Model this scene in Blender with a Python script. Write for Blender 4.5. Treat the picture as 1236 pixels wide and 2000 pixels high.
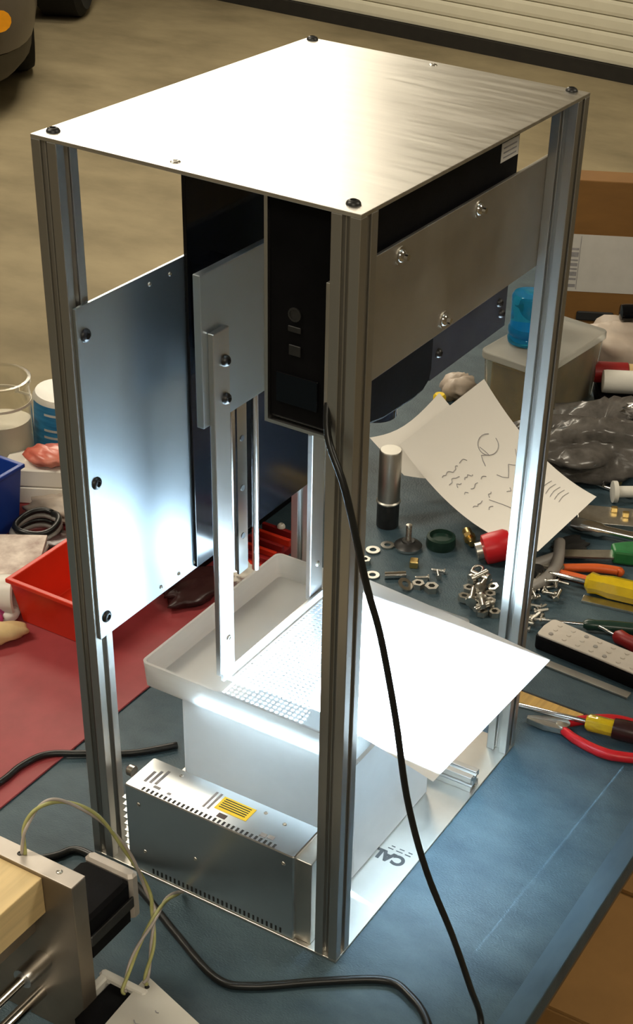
import bpy, bmesh, math, random
from mathutils import Vector, Matrix
random.seed(7)
PI = math.pi
SC = bpy.context.scene
for o in list(bpy.data.objects): bpy.data.objects.remove(o)
COL = SC.collection

# ------------------------------------------------------------------ camera
cam_data = bpy.data.cameras.new('camera'); cam = bpy.data.objects.new('camera', cam_data); COL.objects.link(cam)
Rm = [[0.4832148019601302, 0.4728094767256581, -0.7368545676624673],
      [-0.8738139245530709, 0.31269084699761723, -0.3723891237147948],
      [0.05433857215452142, 0.8238177182619479, 0.5642443501302302]]
Mw = Matrix(Rm).to_4x4(); Mw.translation = Vector((-0.9119394756, -0.5266821149, 1.1378469794))
cam.matrix_world = Mw
cam_data.sensor_fit = 'HORIZONTAL'; cam_data.sensor_width = 36.0
cam_data.lens = 2938.025 / 1236 * 36.0
cam_data.shift_x = (618 - 813.79) / 1236; cam_data.shift_y = (1217.6 - 1000) / 1236
cam_data.clip_start = 0.02; cam_data.clip_end = 60
SC.camera = cam

# ------------------------------------------------------------------ world, exposure
world = bpy.data.worlds.new('world'); SC.world = world; world.use_nodes = True
world.node_tree.nodes['Background'].inputs[0].default_value = (1.0, 0.9, 0.72, 1)
world.node_tree.nodes['Background'].inputs[1].default_value = 0.05
SC.view_settings.view_transform = 'Standard'; SC.view_settings.look = 'None'
SC.view_settings.exposure = 0.0; SC.view_settings.gamma = 1.0
SC.view_settings.use_curve_mapping = False
FIXTURE_POWER = 62.0          # ceiling fixtures (warm)
PROJECTOR_POWER = 380.0        # beam of the projector lens (cool)
WARM = (1.0, 0.90, 0.72); COOL = (0.60, 0.82, 1.0)

# ------------------------------------------------------------------ materials
def mat(name, col, rough=0.5, metal=0.0, var=0.0, scale=20.0, stretch=(1, 1, 1), bump=0.0, bscale=None,
        coat=0.0, trans=0.0, ior=1.45, col2=None, detail=6.0, rvar=0.0, spec=0.5, aniso=0.0):
    m = bpy.data.materials.new(name); m.use_nodes = True
    nt = m.node_tree; b = nt.nodes['Principled BSDF']
    b.inputs['Base Color'].default_value = (*col, 1)
    b.inputs['Roughness'].default_value = rough; b.inputs['Metallic'].default_value = metal
    b.inputs['Coat Weight'].default_value = coat; b.inputs['Transmission Weight'].default_value = trans
    b.inputs['IOR'].default_value = ior; b.inputs['Specular IOR Level'].default_value = spec
    b.inputs['Anisotropic'].default_value = aniso
    if var or bump or col2 or rvar:
        tc = nt.nodes.new('ShaderNodeTexCoord'); mp = nt.nodes.new('ShaderNodeMapping')
        mp.inputs['Scale'].default_value = stretch
        nt.links.new(tc.outputs['Object'], mp.inputs['Vector'])
        n = nt.nodes.new('ShaderNodeTexNoise'); n.inputs['Scale'].default_value = scale
        n.inputs['Detail'].default_value = detail; n.inputs['Roughness'].default_value = 0.6
        nt.links.new(mp.outputs['Vector'], n.inputs['Vector'])
        if var or col2:
            r = nt.nodes.new('ShaderNodeValToRGB')
            c1 = tuple(max(0, c * (1 - var)) for c in col); c2 = col2 if col2 else tuple(min(1, c * (1 + var)) for c in col)
            r.color_ramp.elements[0].color = (*c1, 1); r.color_ramp.elements[1].color = (*c2, 1)
            r.color_ramp.elements[0].position = 0.3; r.color_ramp.elements[1].position = 0.7
            nt.links.new(n.outputs['Fac'], r.inputs['Fac']); nt.links.new(r.outputs['Color'], b.inputs['Base Color'])
        if rvar:
            mr = nt.nodes.new('ShaderNodeMapRange')
            mr.inputs['From Min'].default_value = 0.3; mr.inputs['From Max'].default_value = 0.7
            mr.inputs['To Min'].default_value = max(0.02, rough - rvar); mr.inputs['To Max'].default_value = rough + rvar
            nt.links.new(n.outputs['Fac'], mr.inputs['Value']); nt.links.new(mr.outputs['Result'], b.inputs['Roughness'])
        if bump:
            n2 = nt.nodes.new('ShaderNodeTexNoise'); n2.inputs['Scale'].default_value = bscale or scale
            n2.inputs['Detail'].default_value = 4
            nt.links.new(mp.outputs['Vector'], n2.inputs['Vector'])
            bp = nt.nodes.new('ShaderNodeBump'); bp.inputs['Strength'].default_value = bump; bp.inputs['Distance'].default_value = 0.002
            nt.links.new(n2.outputs['Fac'], bp.inputs['Height']); nt.links.new(bp.outputs['Normal'], b.inputs['Normal'])
    return m
def translucent(name, col, amount=0.5, gloss=0.12):
    m = bpy.data.materials.new(name); m.use_nodes = True; nt = m.node_tree
    for n in list(nt.nodes): nt.nodes.remove(n)
    out = nt.nodes.new('ShaderNodeOutputMaterial'); d = nt.nodes.new('ShaderNodeBsdfDiffuse'); t = nt.nodes.new('ShaderNodeBsdfTranslucent')
    g = nt.nodes.new('ShaderNodeBsdfGlossy'); g.inputs['Roughness'].default_value = 0.18
    no = nt.nodes.new('ShaderNodeTexNoise'); no.inputs['Scale'].default_value = 9
    hs = nt.nodes.new('ShaderNodeMixRGB'); hs.inputs[1].default_value = (*col, 1); hs.inputs[2].default_value = (*[c * 0.94 for c in col], 1)
    nt.links.new(no.outputs['Fac'], hs.inputs[0])
    nt.links.new(hs.outputs[0], d.inputs['Color']); nt.links.new(hs.outputs[0], t.inputs['Color'])
    m1 = nt.nodes.new('ShaderNodeMixShader'); m1.inputs[0].default_value = amount
    m2 = nt.nodes.new('ShaderNodeMixShader')
    fr = nt.nodes.new('ShaderNodeFresnel'); fr.inputs['IOR'].default_value = 1.3
    nt.links.new(d.outputs[0], m1.inputs[1]); nt.links.new(t.outputs[0], m1.inputs[2])
    nt.links.new(fr.outputs[0], m2.inputs[0]); nt.links.new(m1.outputs[0], m2.inputs[1]); nt.links.new(g.outputs[0], m2.inputs[2])
    nt.links.new(m2.outputs[0], out.inputs[0]); return m
def emit(name, col, s):
    m = bpy.data.materials.new(name); m.use_nodes = True; nt = m.node_tree
    b = nt.nodes['Principled BSDF']; b.inputs['Base Color'].default_value = (*col, 1)
    b.inputs['Emission Color'].default_value = (*col, 1); b.inputs['Emission Strength'].default_value = s
    return m
M = {}
M['alu_top'] = mat('brushed aluminium sheet', (0.80, 0.78, 0.73), 0.36, 1.0, var=0.06, scale=14, stretch=(9, 0.8, 1), bump=0.04, bscale=60, rvar=0.05)
M['alu_sheet'] = mat('plain aluminium sheet', (0.62, 0.71, 0.78), 0.36, 1.0, var=0.05, scale=7)
M['alu_dull'] = mat('dull aluminium sheet', (0.60, 0.58, 0.53), 0.42, 1.0, var=0.12, scale=9, rvar=0.08)
M['alu_post'] = mat('anodised aluminium profile', (0.52, 0.51, 0.48), 0.42, 1.0, var=0.05, scale=8, stretch=(1, 1, 0.05), rvar=0.04)
M['alu_bar'] = mat('milled aluminium bar', (0.72, 0.72, 0.71), 0.34, 1.0, var=0.05, scale=30, stretch=(1, 1, 0.1))
M['steel'] = mat('polished steel', (0.72, 0.71, 0.69), 0.18, 1.0, var=0.05, scale=40)
M['zinc'] = mat('zinc plated steel', (0.62, 0.60, 0.55), 0.32, 1.0, var=0.15, scale=60)
M['dark_steel'] = mat('blackened steel', (0.05, 0.05, 0.05), 0.4, 0.6, var=0.2, scale=60)
M['brass'] = mat('brass', (0.72, 0.52, 0.2), 0.28, 1.0, var=0.1, scale=40)
M['black_gloss'] = mat('glossy black acrylic', (0.004, 0.0045, 0.006), 0.10, 0.0, var=0.2, scale=6, spec=0.35)
M['black_plastic'] = mat('black moulded plastic', (0.004, 0.004, 0.005), 0.55, var=0.3, scale=30, bump=0.05, bscale=200, spec=0.12)
M['black_rubber'] = mat('black cable rubber', (0.012, 0.013, 0.013), 0.35, var=0.3, scale=30)
M['perf'] = mat('perforated steel', (0.75, 0.76, 0.78), 0.3, 1.0, var=0.05, scale=50)
M['white_bin'] = translucent('white translucent plastic', (0.95, 0.96, 0.96), 0.65)
M['white_tray'] = translucent('frosted white tray plastic', (0.94, 0.94, 0.92), 0.82)
M['paper'] = translucent('white paper', (0.95, 0.95, 0.94), 0.30)
M['paper_note'] = mat('note paper', (0.80, 0.77, 0.72), 0.8, var=0.02, scale=12)
M['ink'] = mat('grey ink', (0.30, 0.29, 0.30), 0.7, var=0.2, scale=80)
M['marker'] = mat('black printed ink', (0.03, 0.03, 0.03), 0.6, var=0.2, scale=60)
M['label_white'] = mat('white label paper', (0.62, 0.60, 0.56), 0.6, var=0.05, scale=30)
M['label_yellow'] = mat('yellow label', (0.85, 0.60, 0.02), 0.5, var=0.05, scale=60)
M['psu_case'] = mat('galvanised steel case', (0.66, 0.68, 0.69), 0.32, 1.0, var=0.04, scale=12)
M['concrete'] = mat('brown garage concrete', (0.245, 0.195, 0.108), 0.75, var=0.42, scale=2.2, stretch=(1.0, 0.6, 1), col2=(0.30, 0.245, 0.145), bump=0.1, bscale=40, detail=10)
M['door'] = mat('cream door slat', (0.66, 0.63, 0.50), 0.5, var=0.04, scale=6)
M['seal'] = mat('black rubber seal', (0.015, 0.013, 0.01), 0.7, var=0.2, scale=20)
M['wall'] = mat('painted block wall', (0.50, 0.44, 0.34), 0.85, var=0.08, scale=4, bump=0.1, bscale=60)
M['ceiling'] = mat('ceiling board', (0.55, 0.5, 0.42), 0.9, var=0.06, scale=3)
M['table_blue'] = mat('worn blue painted top', (0.036, 0.074, 0.104), 0.52, var=0.30, scale=11, stretch=(2.5, 1.2, 1), col2=(0.058, 0.099, 0.122), bump=0.35, bscale=260, detail=14)
M['table_worn'] = mat('worn pale blue edge', (0.042, 0.092, 0.145), 0.5, var=0.35, scale=14, stretch=(0.4, 1, 1), col2=(0.065, 0.112, 0.15), detail=9)
M['table_edge'] = mat('wooden table edge', (0.16, 0.10, 0.05), 0.7, var=0.2, scale=12)
M['red_mat'] = mat('red rubber mat', (0.29, 0.042, 0.046), 0.55, var=0.15, scale=18, bump=0.08, bscale=80)
M['red_plastic'] = mat('red bin plastic', (0.62, 0.030, 0.010), 0.38, var=0.08, scale=12)
M['red_grip'] = mat('red vinyl grip', (0.55, 0.012, 0.018), 0.35, var=0.08, scale=30)
M['red_dark'] = mat('dark red plastic', (0.25, 0.012, 0.012), 0.4, var=0.12, scale=20)
M['orange_grip'] = mat('orange vinyl grip', (0.62, 0.11, 0.02), 0.4, var=0.1, scale=30)
M['yellow_clear'] = mat('clear yellow acetate', (0.62, 0.43, 0.015), 0.12, var=0.12, scale=40, coat=0.5)
M['green_grip'] = mat('green handle', (0.02, 0.16, 0.045), 0.45, var=0.2, scale=40)
M['green_dark'] = mat('dark green handle', (0.012, 0.035, 0.025), 0.3, var=0.2, scale=40)
M['brown_dark'] = mat('dark maroon handle', (0.035, 0.012, 0.012), 0.3, var=0.2, scale=30)
M['blue_bin'] = mat('blue bin plastic', (0.012, 0.045, 0.28), 0.35, var=0.1, scale=10)
M['cream'] = mat('cream plastic', (0.66, 0.60, 0.48), 0.5, var=0.05, scale=8)
M['white_box'] = mat('white card box', (0.80, 0.76, 0.68), 0.6, var=0.04, scale=8)
M['blue_label'] = mat('blue printed wrap', (0.02, 0.20, 0.48), 0.35, var=0.35, scale=20, stretch=(1, 1, 6), col2=(0.05, 0.32, 0.62))
M['clear'] = mat('clear plastic', (0.95, 0.95, 0.92), 0.06, trans=1.0, ior=1.15, var=0.01)
M['lid_clear'] = mat('frosted clear lid', (0.62, 0.61, 0.56), 0.35, trans=0.65, ior=1.2, var=0.03)
M['tub_clear'] = mat('cloudy clear plastic', (0.85, 0.83, 0.74), 0.2, trans=0.92, ior=1.12, var=0.02)
M['blue_clear'] = mat('clear blue plastic', (0.03, 0.42, 0.72), 0.05, trans=0.75, ior=1.3, var=0.02)
M['olive'] = mat('olive brown contents', (0.26, 0.19, 0.07), 0.6, var=0.3, scale=25)
M['cardboard'] = mat('brown cardboard', (0.22, 0.105, 0.025), 0.75, var=0.10, scale=10, stretch=(1, 1, 4), bump=0.05, bscale=80)
M['cardboard_floor'] = mat('brown carton board', (0.36, 0.19, 0.06), 0.8, var=0.15, scale=6)
M['pink'] = mat('pink plastic bag', (0.50, 0.06, 0.22), 0.35, var=0.2, scale=20)
M['tan'] = mat('tan leather', (0.62, 0.45, 0.22), 0.7, var=0.15, scale=20)
M['bag_grey'] = mat('grey plastic bag', (0.10, 0.092, 0.085), 0.22, var=0.45, scale=30, bump=0.3, bscale=30)
M['bag_red'] = mat('red printed bag', (0.62, 0.06, 0.03), 0.3, var=0.3, scale=14, col2=(0.75, 0.30, 0.22))
M['bag_cream'] = mat('crumpled pale wrapping', (0.55, 0.46, 0.38), 0.45, var=0.15, scale=14)
M['wood'] = mat('pale pine', (0.72, 0.54, 0.27), 0.55, var=0.15, scale=10, stretch=(0.4, 8, 8))
M['wood_stick'] = mat('varnished yellow wood', (0.55, 0.33, 0.09), 0.45, var=0.2, scale=20, stretch=(8, 0.5, 8))
M['plate_act'] = mat('sawn aluminium plate', (0.36, 0.31, 0.25), 0.50, 0.9, var=0.22, scale=7, rvar=0.08)
M['plate_top'] = mat('sawn plate edge', (0.60, 0.55, 0.50), 0.55, 0.7, var=0.08, scale=20)
M['wire_a'] = mat('yellow green wire', (0.42, 0.42, 0.16), 0.4, var=0.2, scale=40)
M['wire_b'] = mat('grey wire', (0.45, 0.40, 0.36), 0.4, var=0.2, scale=40)
M['card'] = mat('off white card', (0.55, 0.53, 0.47), 0.65, var=0.04, scale=14)
M['car'] = mat('grey brown car paint', (0.075, 0.062, 0.048), 0.4, var=0.05, scale=3, coat=0.3)
M['car_trim'] = mat('dark bumper plastic', (0.04, 0.033, 0.022), 0.6, var=0.1, scale=6)
M['amber'] = mat('amber marker lens', (0.75, 0.30, 0.01), 0.15, var=0.1, scale=20)
M['tyre'] = mat('tyre rubber', (0.007, 0.007, 0.006), 0.85, var=0.3, scale=30)
M['hub'] = mat('wheel hub', (0.35, 0.34, 0.32), 0.35, 0.9, var=0.1, scale=20)
M['glass_dark'] = mat('dark car glass', (0.01, 0.012, 0.012), 0.05, var=0.1)
M['remote_face'] = mat('pale remote face', (0.56, 0.51, 0.45), 0.5, var=0.06, scale=40)
M['grey_plastic'] = mat('grey plastic', (0.30, 0.28, 0.26), 0.45, var=0.12, scale=30)
M['magazine'] = mat('magazine edges', (0.55, 0.38, 0.32), 0.6, var=0.45, scale=30, stretch=(1, 1, 12), col2=(0.75, 0.66, 0.58))
M['purple'] = mat('purple cover', (0.10, 0.05, 0.22), 0.4, var=0.2, scale=20)
M['lens'] = mat('projector lens glass', (0.02, 0.03, 0.05), 0.03, var=0.05)
M['lamp'] = emit('lamp diffuser', WARM, 6.0)
M['white_plastic'] = mat('white plastic', (0.72, 0.70, 0.64), 0.4, var=0.04, scale=20)
M['dark_gasket'] = mat('dark slot', (0.02, 0.02, 0.02), 0.6, var=0.1)

# ------------------------------------------------------------------ mesh helpers
class MB:
    def __init__(s): s.v = []; s.f = []
    def add(s, vs, fs):
        n = len(s.v); s.v += [tuple(v) for v in vs]; s.f += [tuple(i + n for i in f) for f in fs]; return s
    def box(s, x0, x1, y0, y1, z0, z1, M4=None, c=0.0):
        if c > 0:
            # chamfered box: rounded plan outline with small top and bottom chamfer
            pts = [(x0 + c, y0), (x1 - c, y0), (x1, y0 + c), (x1, y1 - c), (x1 - c, y1), (x0 + c, y1), (x0, y1 - c), (x0, y0 + c)]
            cx, cy = (x0 + x1) / 2, (y0 + y1) / 2
            def ins(p): return (p[0] + (c * 0.8 if p[0] < cx else -c * 0.8), p[1] + (c * 0.8 if p[1] < cy else -c * 0.8))
            rings = [([ins(p) for p in pts], z0), (pts, z0 + c), (pts, z1 - c), ([ins(p) for p in pts], z1)]
            vs = [Vector((p[0], p[1], z)) for r, z in rings for p in r]; k = 8
            fs = [tuple(reversed(range(k)))] + [tuple(range(3 * k, 4 * k))]
            for r in range(3):
                for i in range(k): j = (i + 1) % k; fs.append((r * k + i, r * k + j, (r + 1) * k + j, (r + 1) * k + i))
        else:
            vs = [Vector(p) for p in ((x0, y0, z0), (x1, y0, z0), (x1, y1, z0), (x0, y1, z0), (x0, y0, z1), (x1, y0, z1), (x1, y1, z1), (x0, y1, z1))]
            fs = [(3, 2, 1, 0), (4, 5, 6, 7), (0, 1, 5, 4), (1, 2, 6, 5), (2, 3, 7, 6), (3, 0, 4, 7)]
        if M4: vs = [M4 @ v for v in vs]
        return s.add(vs, fs)
    def prism(s, pts, z0, z1, M4=None):
        k = len(pts); vs = [Vector((p[0], p[1], z0)) for p in pts] + [Vector((p[0], p[1], z1)) for p in pts]
        if M4: vs = [M4 @ v for v in vs]
        fs = [tuple(reversed(range(k))), tuple(range(k, 2 * k))] + [(i, (i + 1) % k, k + (i + 1) % k, k + i) for i in range(k)]
        return s.add(vs, fs)
    def lathe(s, prof, n=20, M4=None):
        vs = []; fs = []; k = len(prof)
        for i in range(n):
            a = 2 * PI * i / n
            for r, z in prof: vs.append(Vector((r * math.cos(a), r * math.sin(a), z)))
        for i in range(n):
            j = (i + 1) % n
            for q in range(k - 1): fs.append((i * k + q, j * k + q, j * k + q + 1, i * k + q + 1))
        if M4: vs = [M4 @ v for v in vs]
        if prof[0][0] > 1e-6: fs.append(tuple(reversed([i * k for i in range(n)])))
        if prof[-1][0] > 1e-6: fs.append(tuple(i * k + k - 1 for i in range(n)))
        return s.add(vs, fs)
    def ring(s, ro, ri, h, n=18, M4=None):
        prof = [(ri, 0), (ro, 0), (ro, h), (ri, h), (ri, 0)]
        vs = []; fs = []; k = 4
        for i in range(n):
            a = 2 * PI * i / n
            for r, z in prof[:4]: vs.append(Vector((r * math.cos(a), r * math.sin(a), z)))
        for i in range(n):
            j = (i + 1) % n
            for q in range(4): fs.append((i * k + q, j * k + q, j * k + (q + 1) % 4, i * k + (q + 1) % 4))
        if M4: vs = [M4 @ v for v in vs]
        return s.add(vs, fs)
    def tube(s, pts, r, n=8, closed=False, sub=6):
        P = [Vector(p) for p in pts]; R = r if isinstance(r, (list, tuple)) else [r] * len(P)
        Q = []; RR = []
        if sub > 1 and len(P) > 2:
            for i in range(len(P) - 1):
                p0 = P[max(i - 1, 0)]; p1 = P[i]; p2 = P[i + 1]; p3 = P[min(i + 2, len(P) - 1)]
                for t in range(sub):
                    u = t / sub
                    Q.append(0.5 * ((2 * p1) + (-p0 + p2) * u + (2 * p0 - 5 * p1 + 4 * p2 - p3) * u * u + (-p0 + 3 * p1 - 3 * p2 + p3) * u ** 3))
                    RR.append(R[i] * (1 - u) + R[i + 1] * u)
            Q.append(P[-1]); RR.append(R[-1])
        else: Q = P; RR = R
        up = None; vs = []; fs = []
        for i, p in enumerate(Q):
            d = (Q[min(i + 1, len(Q) - 1)] - Q[max(i - 1, 0)]).normalized()
            if up is None:
                up = d.orthogonal().normalized()
            else:
                up = (up - d * up.dot(d)); up = up.normalized() if up.length > 1e-6 else d.orthogonal().normalized()
            w = d.cross(up)
            for k in range(n):
                a = 2 * PI * k / n; vs.append(p + (up * math.cos(a) + w * math.sin(a)) * RR[i])
        for i in range(len(Q) - 1):
            for k in range(n):
                l = (k + 1) % n; fs.append((i * n + k, i * n + l, (i + 1) * n + l, (i + 1) * n + k))
        fs.append(tuple(reversed(range(n)))); fs.append(tuple((len(Q) - 1) * n + k for k in range(n)))
        return s.add(vs, fs)
    def grid(s, fn, nu, nv):
        vs = [Vector(fn(i / nu, j / nv)) for j in range(nv + 1) for i in range(nu + 1)]
        fs = [(j * (nu + 1) + i, j * (nu + 1) + i + 1, (j + 1) * (nu + 1) + i + 1, (j + 1) * (nu + 1) + i) for j in range(nv) for i in range(nu)]
        return s.add(vs, fs)
    def build(s, name, m, parent=None, smooth=0, bevel=0, thick=0, sub=0):
        me = bpy.data.meshes.new(name); me.from_pydata(s.v, [], s.f); me.update()
        bm = bmesh.new(); bm.from_mesh(me); bmesh.ops.recalc_face_normals(bm, faces=bm.faces); bm.to_mesh(me); bm.free()
        o = bpy.data.objects.new(name, me); COL.objects.link(o)
        me.materials.append(M[m] if isinstance(m, str) else m)
        if parent: o.parent = parent
        if bevel:
            bv = o.modifiers.new('bevel', 'BEVEL'); bv.width = bevel; bv.segments = 2; bv.limit_method = 'ANGLE'; bv.angle_limit = 0.6
        if thick:
            so = o.modifiers.new('solidify', 'SOLIDIFY'); so.thickness = thick; so.offset = 0
        if sub:
            ss = o.modifiers.new('subsurf', 'SUBSURF'); ss.levels = sub; ss.render_levels = sub
        if smooth:
            for p in me.polygons: p.use_smooth = True
            if smooth == 2:
                try:
                    me.set_sharp_from_angle(angle=0.7)
                except Exception: pass
        return o
def empty(name, loc=(0, 0, 0), rz=0.0, rot=None):
    o = bpy.data.objects.new(name, None); COL.objects.link(o); o.location = loc
    o.rotation_euler = rot if rot else (0, 0, rz); o.empty_display_size = 0.02; return o
def tag(o, label=None, cat=None, group=None, kind=None):
    if label: o['label'] = label
    if cat: o['category'] = cat
    if group: o['group'] = group
    if kind: o['kind'] = kind
    return o
def thing(name, label, cat, loc=(0, 0, 0), rz=0.0, group=None, rot=None):
    return tag(empty(name, loc, rz, rot), label, cat, group)
def copy_tree(o, parent=None):
    c = o.copy(); COL.objects.link(c)
    if parent: c.parent = parent
    for ch in list(o.children): copy_tree(ch, c)
    return c
def T(x, y, z): return Matrix.Translation((x, y, z))
def RX(a): return Matrix.Rotation(a, 4, 'X')
def RY(a): return Matrix.Rotation(a, 4, 'Y')
def RZ(a): return Matrix.Rotation(a, 4, 'Z')
def struct(o): o['kind'] = 'structure'; return o
def heading(p, q): return math.atan2(q[1] - p[1], q[0] - p[0])

# ------------------------------------------------------------------ the room
FZ = -0.90; CZ = 2.45
struct(MB().box(-4.5, 9.5, -6, 10, FZ - 0.1, FZ).build('floor', 'concrete'))
struct(MB().box(-4.5, 9.5, -6, 10, CZ, CZ + 0.1).build('ceiling', 'ceiling'))
struct(MB().box(-4.6, -4.5, -6, 10, FZ, CZ).build('wall_rear', 'wall'))
struct(MB().box(-4.5, 7.6, -6.1, -6, FZ, CZ).build('wall_right', 'wall'))
struct(MB().box(-4.5, 9.5, 10, 10.1, FZ, CZ).build('wall_left', 'wall'))
struct(MB().box(7.2, 7.3, -6, 5.4, FZ, CZ).build('wall_door', 'wall'))
struct(MB().box(7.2, 9.5, 5.4, 5.5, FZ, CZ).build('wall_return', 'wall'))
struct(MB().box(9.5, 9.6, 5.4, 10, FZ, CZ).build('wall_far', 'wall'))
# roll-up garage door, slats one by one
DRZ = math.radians(-2.0)
door = empty('door_1', (6.76, 3.6, FZ), DRZ); struct(door)
PITCH = 0.078
slat0 = None
prof = [(0, 0.0), (-0.010, 0.004), (-0.013, 0.02), (-0.013, 0.058), (-0.010, 0.072), (0, 0.0765), (0.012, 0.0765), (0.012, 0.0)]
for i in range(40):
    if slat0 is None:
        m_ = MB(); k = len(prof)
        vs = [(p[0], -6.5, p[1]) for p in prof] + [(p[0], 1.7, p[1]) for p in prof]
        m_.add(vs, [tuple(range(k)), tuple(reversed(range(k, 2 * k)))] + [(a, (a + 1) % k, k + (a + 1) % k, k + a) for a in range(k)])
        slat0 = m_.build('slat', 'door', door); o = slat0
    else:
        o = slat0.copy(); COL.objects.link(o)
    o.location = (0, 0, 0.075 + i * PITCH)
MB().box(-0.03, 0.03, -6.5, 1.7, 0.0, 0.075).build('bottom_seal', 'seal', door)
# ceiling light fixtures (outside the frame; the lamps that light the garage)
def fixture(x, y, rz, label, power=1.0):
    t = thing('ceiling_light', label, 'light', (x, y, CZ - 0.12), rz)
    MB().box(-0.75, 0.75, -0.17, 0.17, 0.02, 0.12, c=0.015).build('housing', 'white_plastic', t)
    MB().box(-0.72, 0.72, -0.15, 0.15, -0.012, 0.02, c=0.01).build('diffuser', 'lamp', t)
    ld = bpy.data.lights.new('fluorescent_lamp', 'AREA'); ld.shape = 'RECTANGLE'; ld.size = 1.4; ld.size_y = 0.28
    ld.energy = FIXTURE_POWER * power; ld.color = WARM
    lo = bpy.data.objects.new('fluorescent_lamp', ld); COL.objects.link(lo); lo.parent = t; lo.location = (0, 0, -0.03)
    return t
fixture(3.55, 2.95, math.radians(128), 'long ceiling light nearest the machine in the row towards the garage door', 0.46)
fixture(4.2, 3.45, math.radians(128), 'middle ceiling light of the row towards the garage door', 0.62)
fixture(5.0, 4.1, math.radians(128), 'ceiling light of the row closest to the garage door', 0.52)
fixture(1.95, 2.1, math.radians(128), 'ceiling light above the far side of the workbench', 0.45)
fixture(-0.6, 1.6, math.radians(125), 'long ceiling light above the left end of the workbench', 0.6)
fixture(1.2, -1.8, math.radians(125), 'long ceiling light to the right of the workbench', 0.35)
fixture(-2.2, -1.2, math.radians(125), 'long ceiling light behind the photographer', 0.6)

# ------------------------------------------------------------------ workbench
wb = thing('workbench', 'blue painted workbench that carries the machine and the tools', 'workbench', (0.6, 0.45, FZ))
H0 = -FZ
MB().box(-2.0, 1.60, -0.647, 0.57, H0 - 0.03, H0).build('tabletop', 'table_blue', wb, bevel=0.002)
MB().box(-1.95, 1.30, -0.62, -0.60, H0 - 0.13, H0 - 0.03).build('apron', 'table_edge', wb)
MB().box(-1.95, 1.30, 0.52, 0.54, H0 - 0.13, H0 - 0.03).build('apron', 'table_edge', wb)
for sx in (-1.9, 1.2):
    for sy in (-0.60, 0.46): MB().box(sx, sx + 0.08, sy, sy + 0.08, 0, H0 - 0.03).build('leg', 'table_edge', wb)
MB().box(-1.998, 1.598, -0.646, -0.622, H0, H0 + 0.0004).build('edge_band', 'table_worn', wb)
# red mat
tag(MB().box(-0.06, 0.60, 0.434, 0.99, 0.0003, 0.0028, c=0.001).build('red_mat', 'red_mat'), 'flat red mat on the blue workbench under the red bin', 'mat')

# ------------------------------------------------------------------ machine frame
W = 0.3048; D = 0.4117; H = 0.7692; PT = 0.0032; PS = 0.0254
fr = thing('machine_frame', 'tall open aluminium machine frame with four slotted posts and a bright top plate', 'machine')
def slot_profile(h=PS / 2):
    s_ = h / 0.0127; a, b, c, d = 0.0033 * s_, 0.0022 * s_, 0.0068 * s_, 0.0064 * s_
    side = [(h, -h), (h, -a), (h - b, -a), (h - b, -c), (h - d, -a), (h - d, a), (h - b, c), (h - b, a), (h, a)]
    pts = []
    for k in range(4):
        ca, sa = round(math.cos(k * PI / 2)), round(math.sin(k * PI / 2))
        pts += [(x * ca - y * sa, x * sa + y * ca) for x, y in side]
    return pts
MB().box(0, D, 0, W, 0, PT).build('base_plate', 'alu_dull', fr, bevel=0.0005)
MB().box(0, D, 0, W, H - PT, H).build('top_plate', 'alu_top', fr, bevel=0.0004)
post0 = None
for (px, py) in ((PS / 2, PS / 2), (D - PS / 2, PS / 2), (PS / 2, W - PS / 2), (D - PS / 2, W - PS / 2)):
    if post0 is None: post0 = MB().prism(slot_profile(), PT, H - PT).build('post', 'alu_post', fr, bevel=0.0006); o = post0
    else: o = post0.copy(); COL.objects.link(o)
    o.location = (px, py, 0)
def button_screw(name, m, parent, loc, rot=(0, 0, 0), r=0.0058, h=0.0034):
    t = MB().lathe([(r, 0), (r * 0.97, h * 0.35), (r * 0.8, h * 0.75), (r * 0.5, h), (r * 0.48, h), (r * 0.42, h * 0.35), (0, h * 0.35)], 16)
    o = t.build(name, m, parent, smooth=2); o.location = loc; o.rotation_euler = rot; return o
for (sx, sy) in ((0.0165, 0.0165), (D - 0.0055 - 0.0, 0.0160), (0.0155, W - 0.0105), (D - 0.0055, W - 0.0085)):
    sx = min(sx, D - 0.007)
    button_screw('screw', 'dark_steel', fr, (sx, sy, H))
for (sx, sy) in ((0.0143, 0.174), (D - 0.012, 0.158)):
    button_screw('screw', 'zinc', fr, (sx, sy, H), r=0.0042, h=0.0012)
# left side plate with its three big bolts
yL = W - PS
MB().box(0.004, 0.1755, yL - PT, yL, 0.288, 0.627).build('side_plate', 'alu_sheet', fr, bevel=0.0005)
for z in (0.600, 0.4556, 0.3095):
    button_screw('screw', 'dark_steel', fr, (0.0148, yL - PT, z), (PI / 2, 0, 0), r=0.0062, h=0.003)
for (x, z) in ((0.105, 0.617), (0.135, 0.617), (0.100, 0.297), (0.130, 0.297), (0.158, 0.297)):
    button_screw('screw', 'zinc', fr, (x, yL - PT, z), (PI / 2, 0, 0), r=0.0022, h=0.0014)
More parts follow.
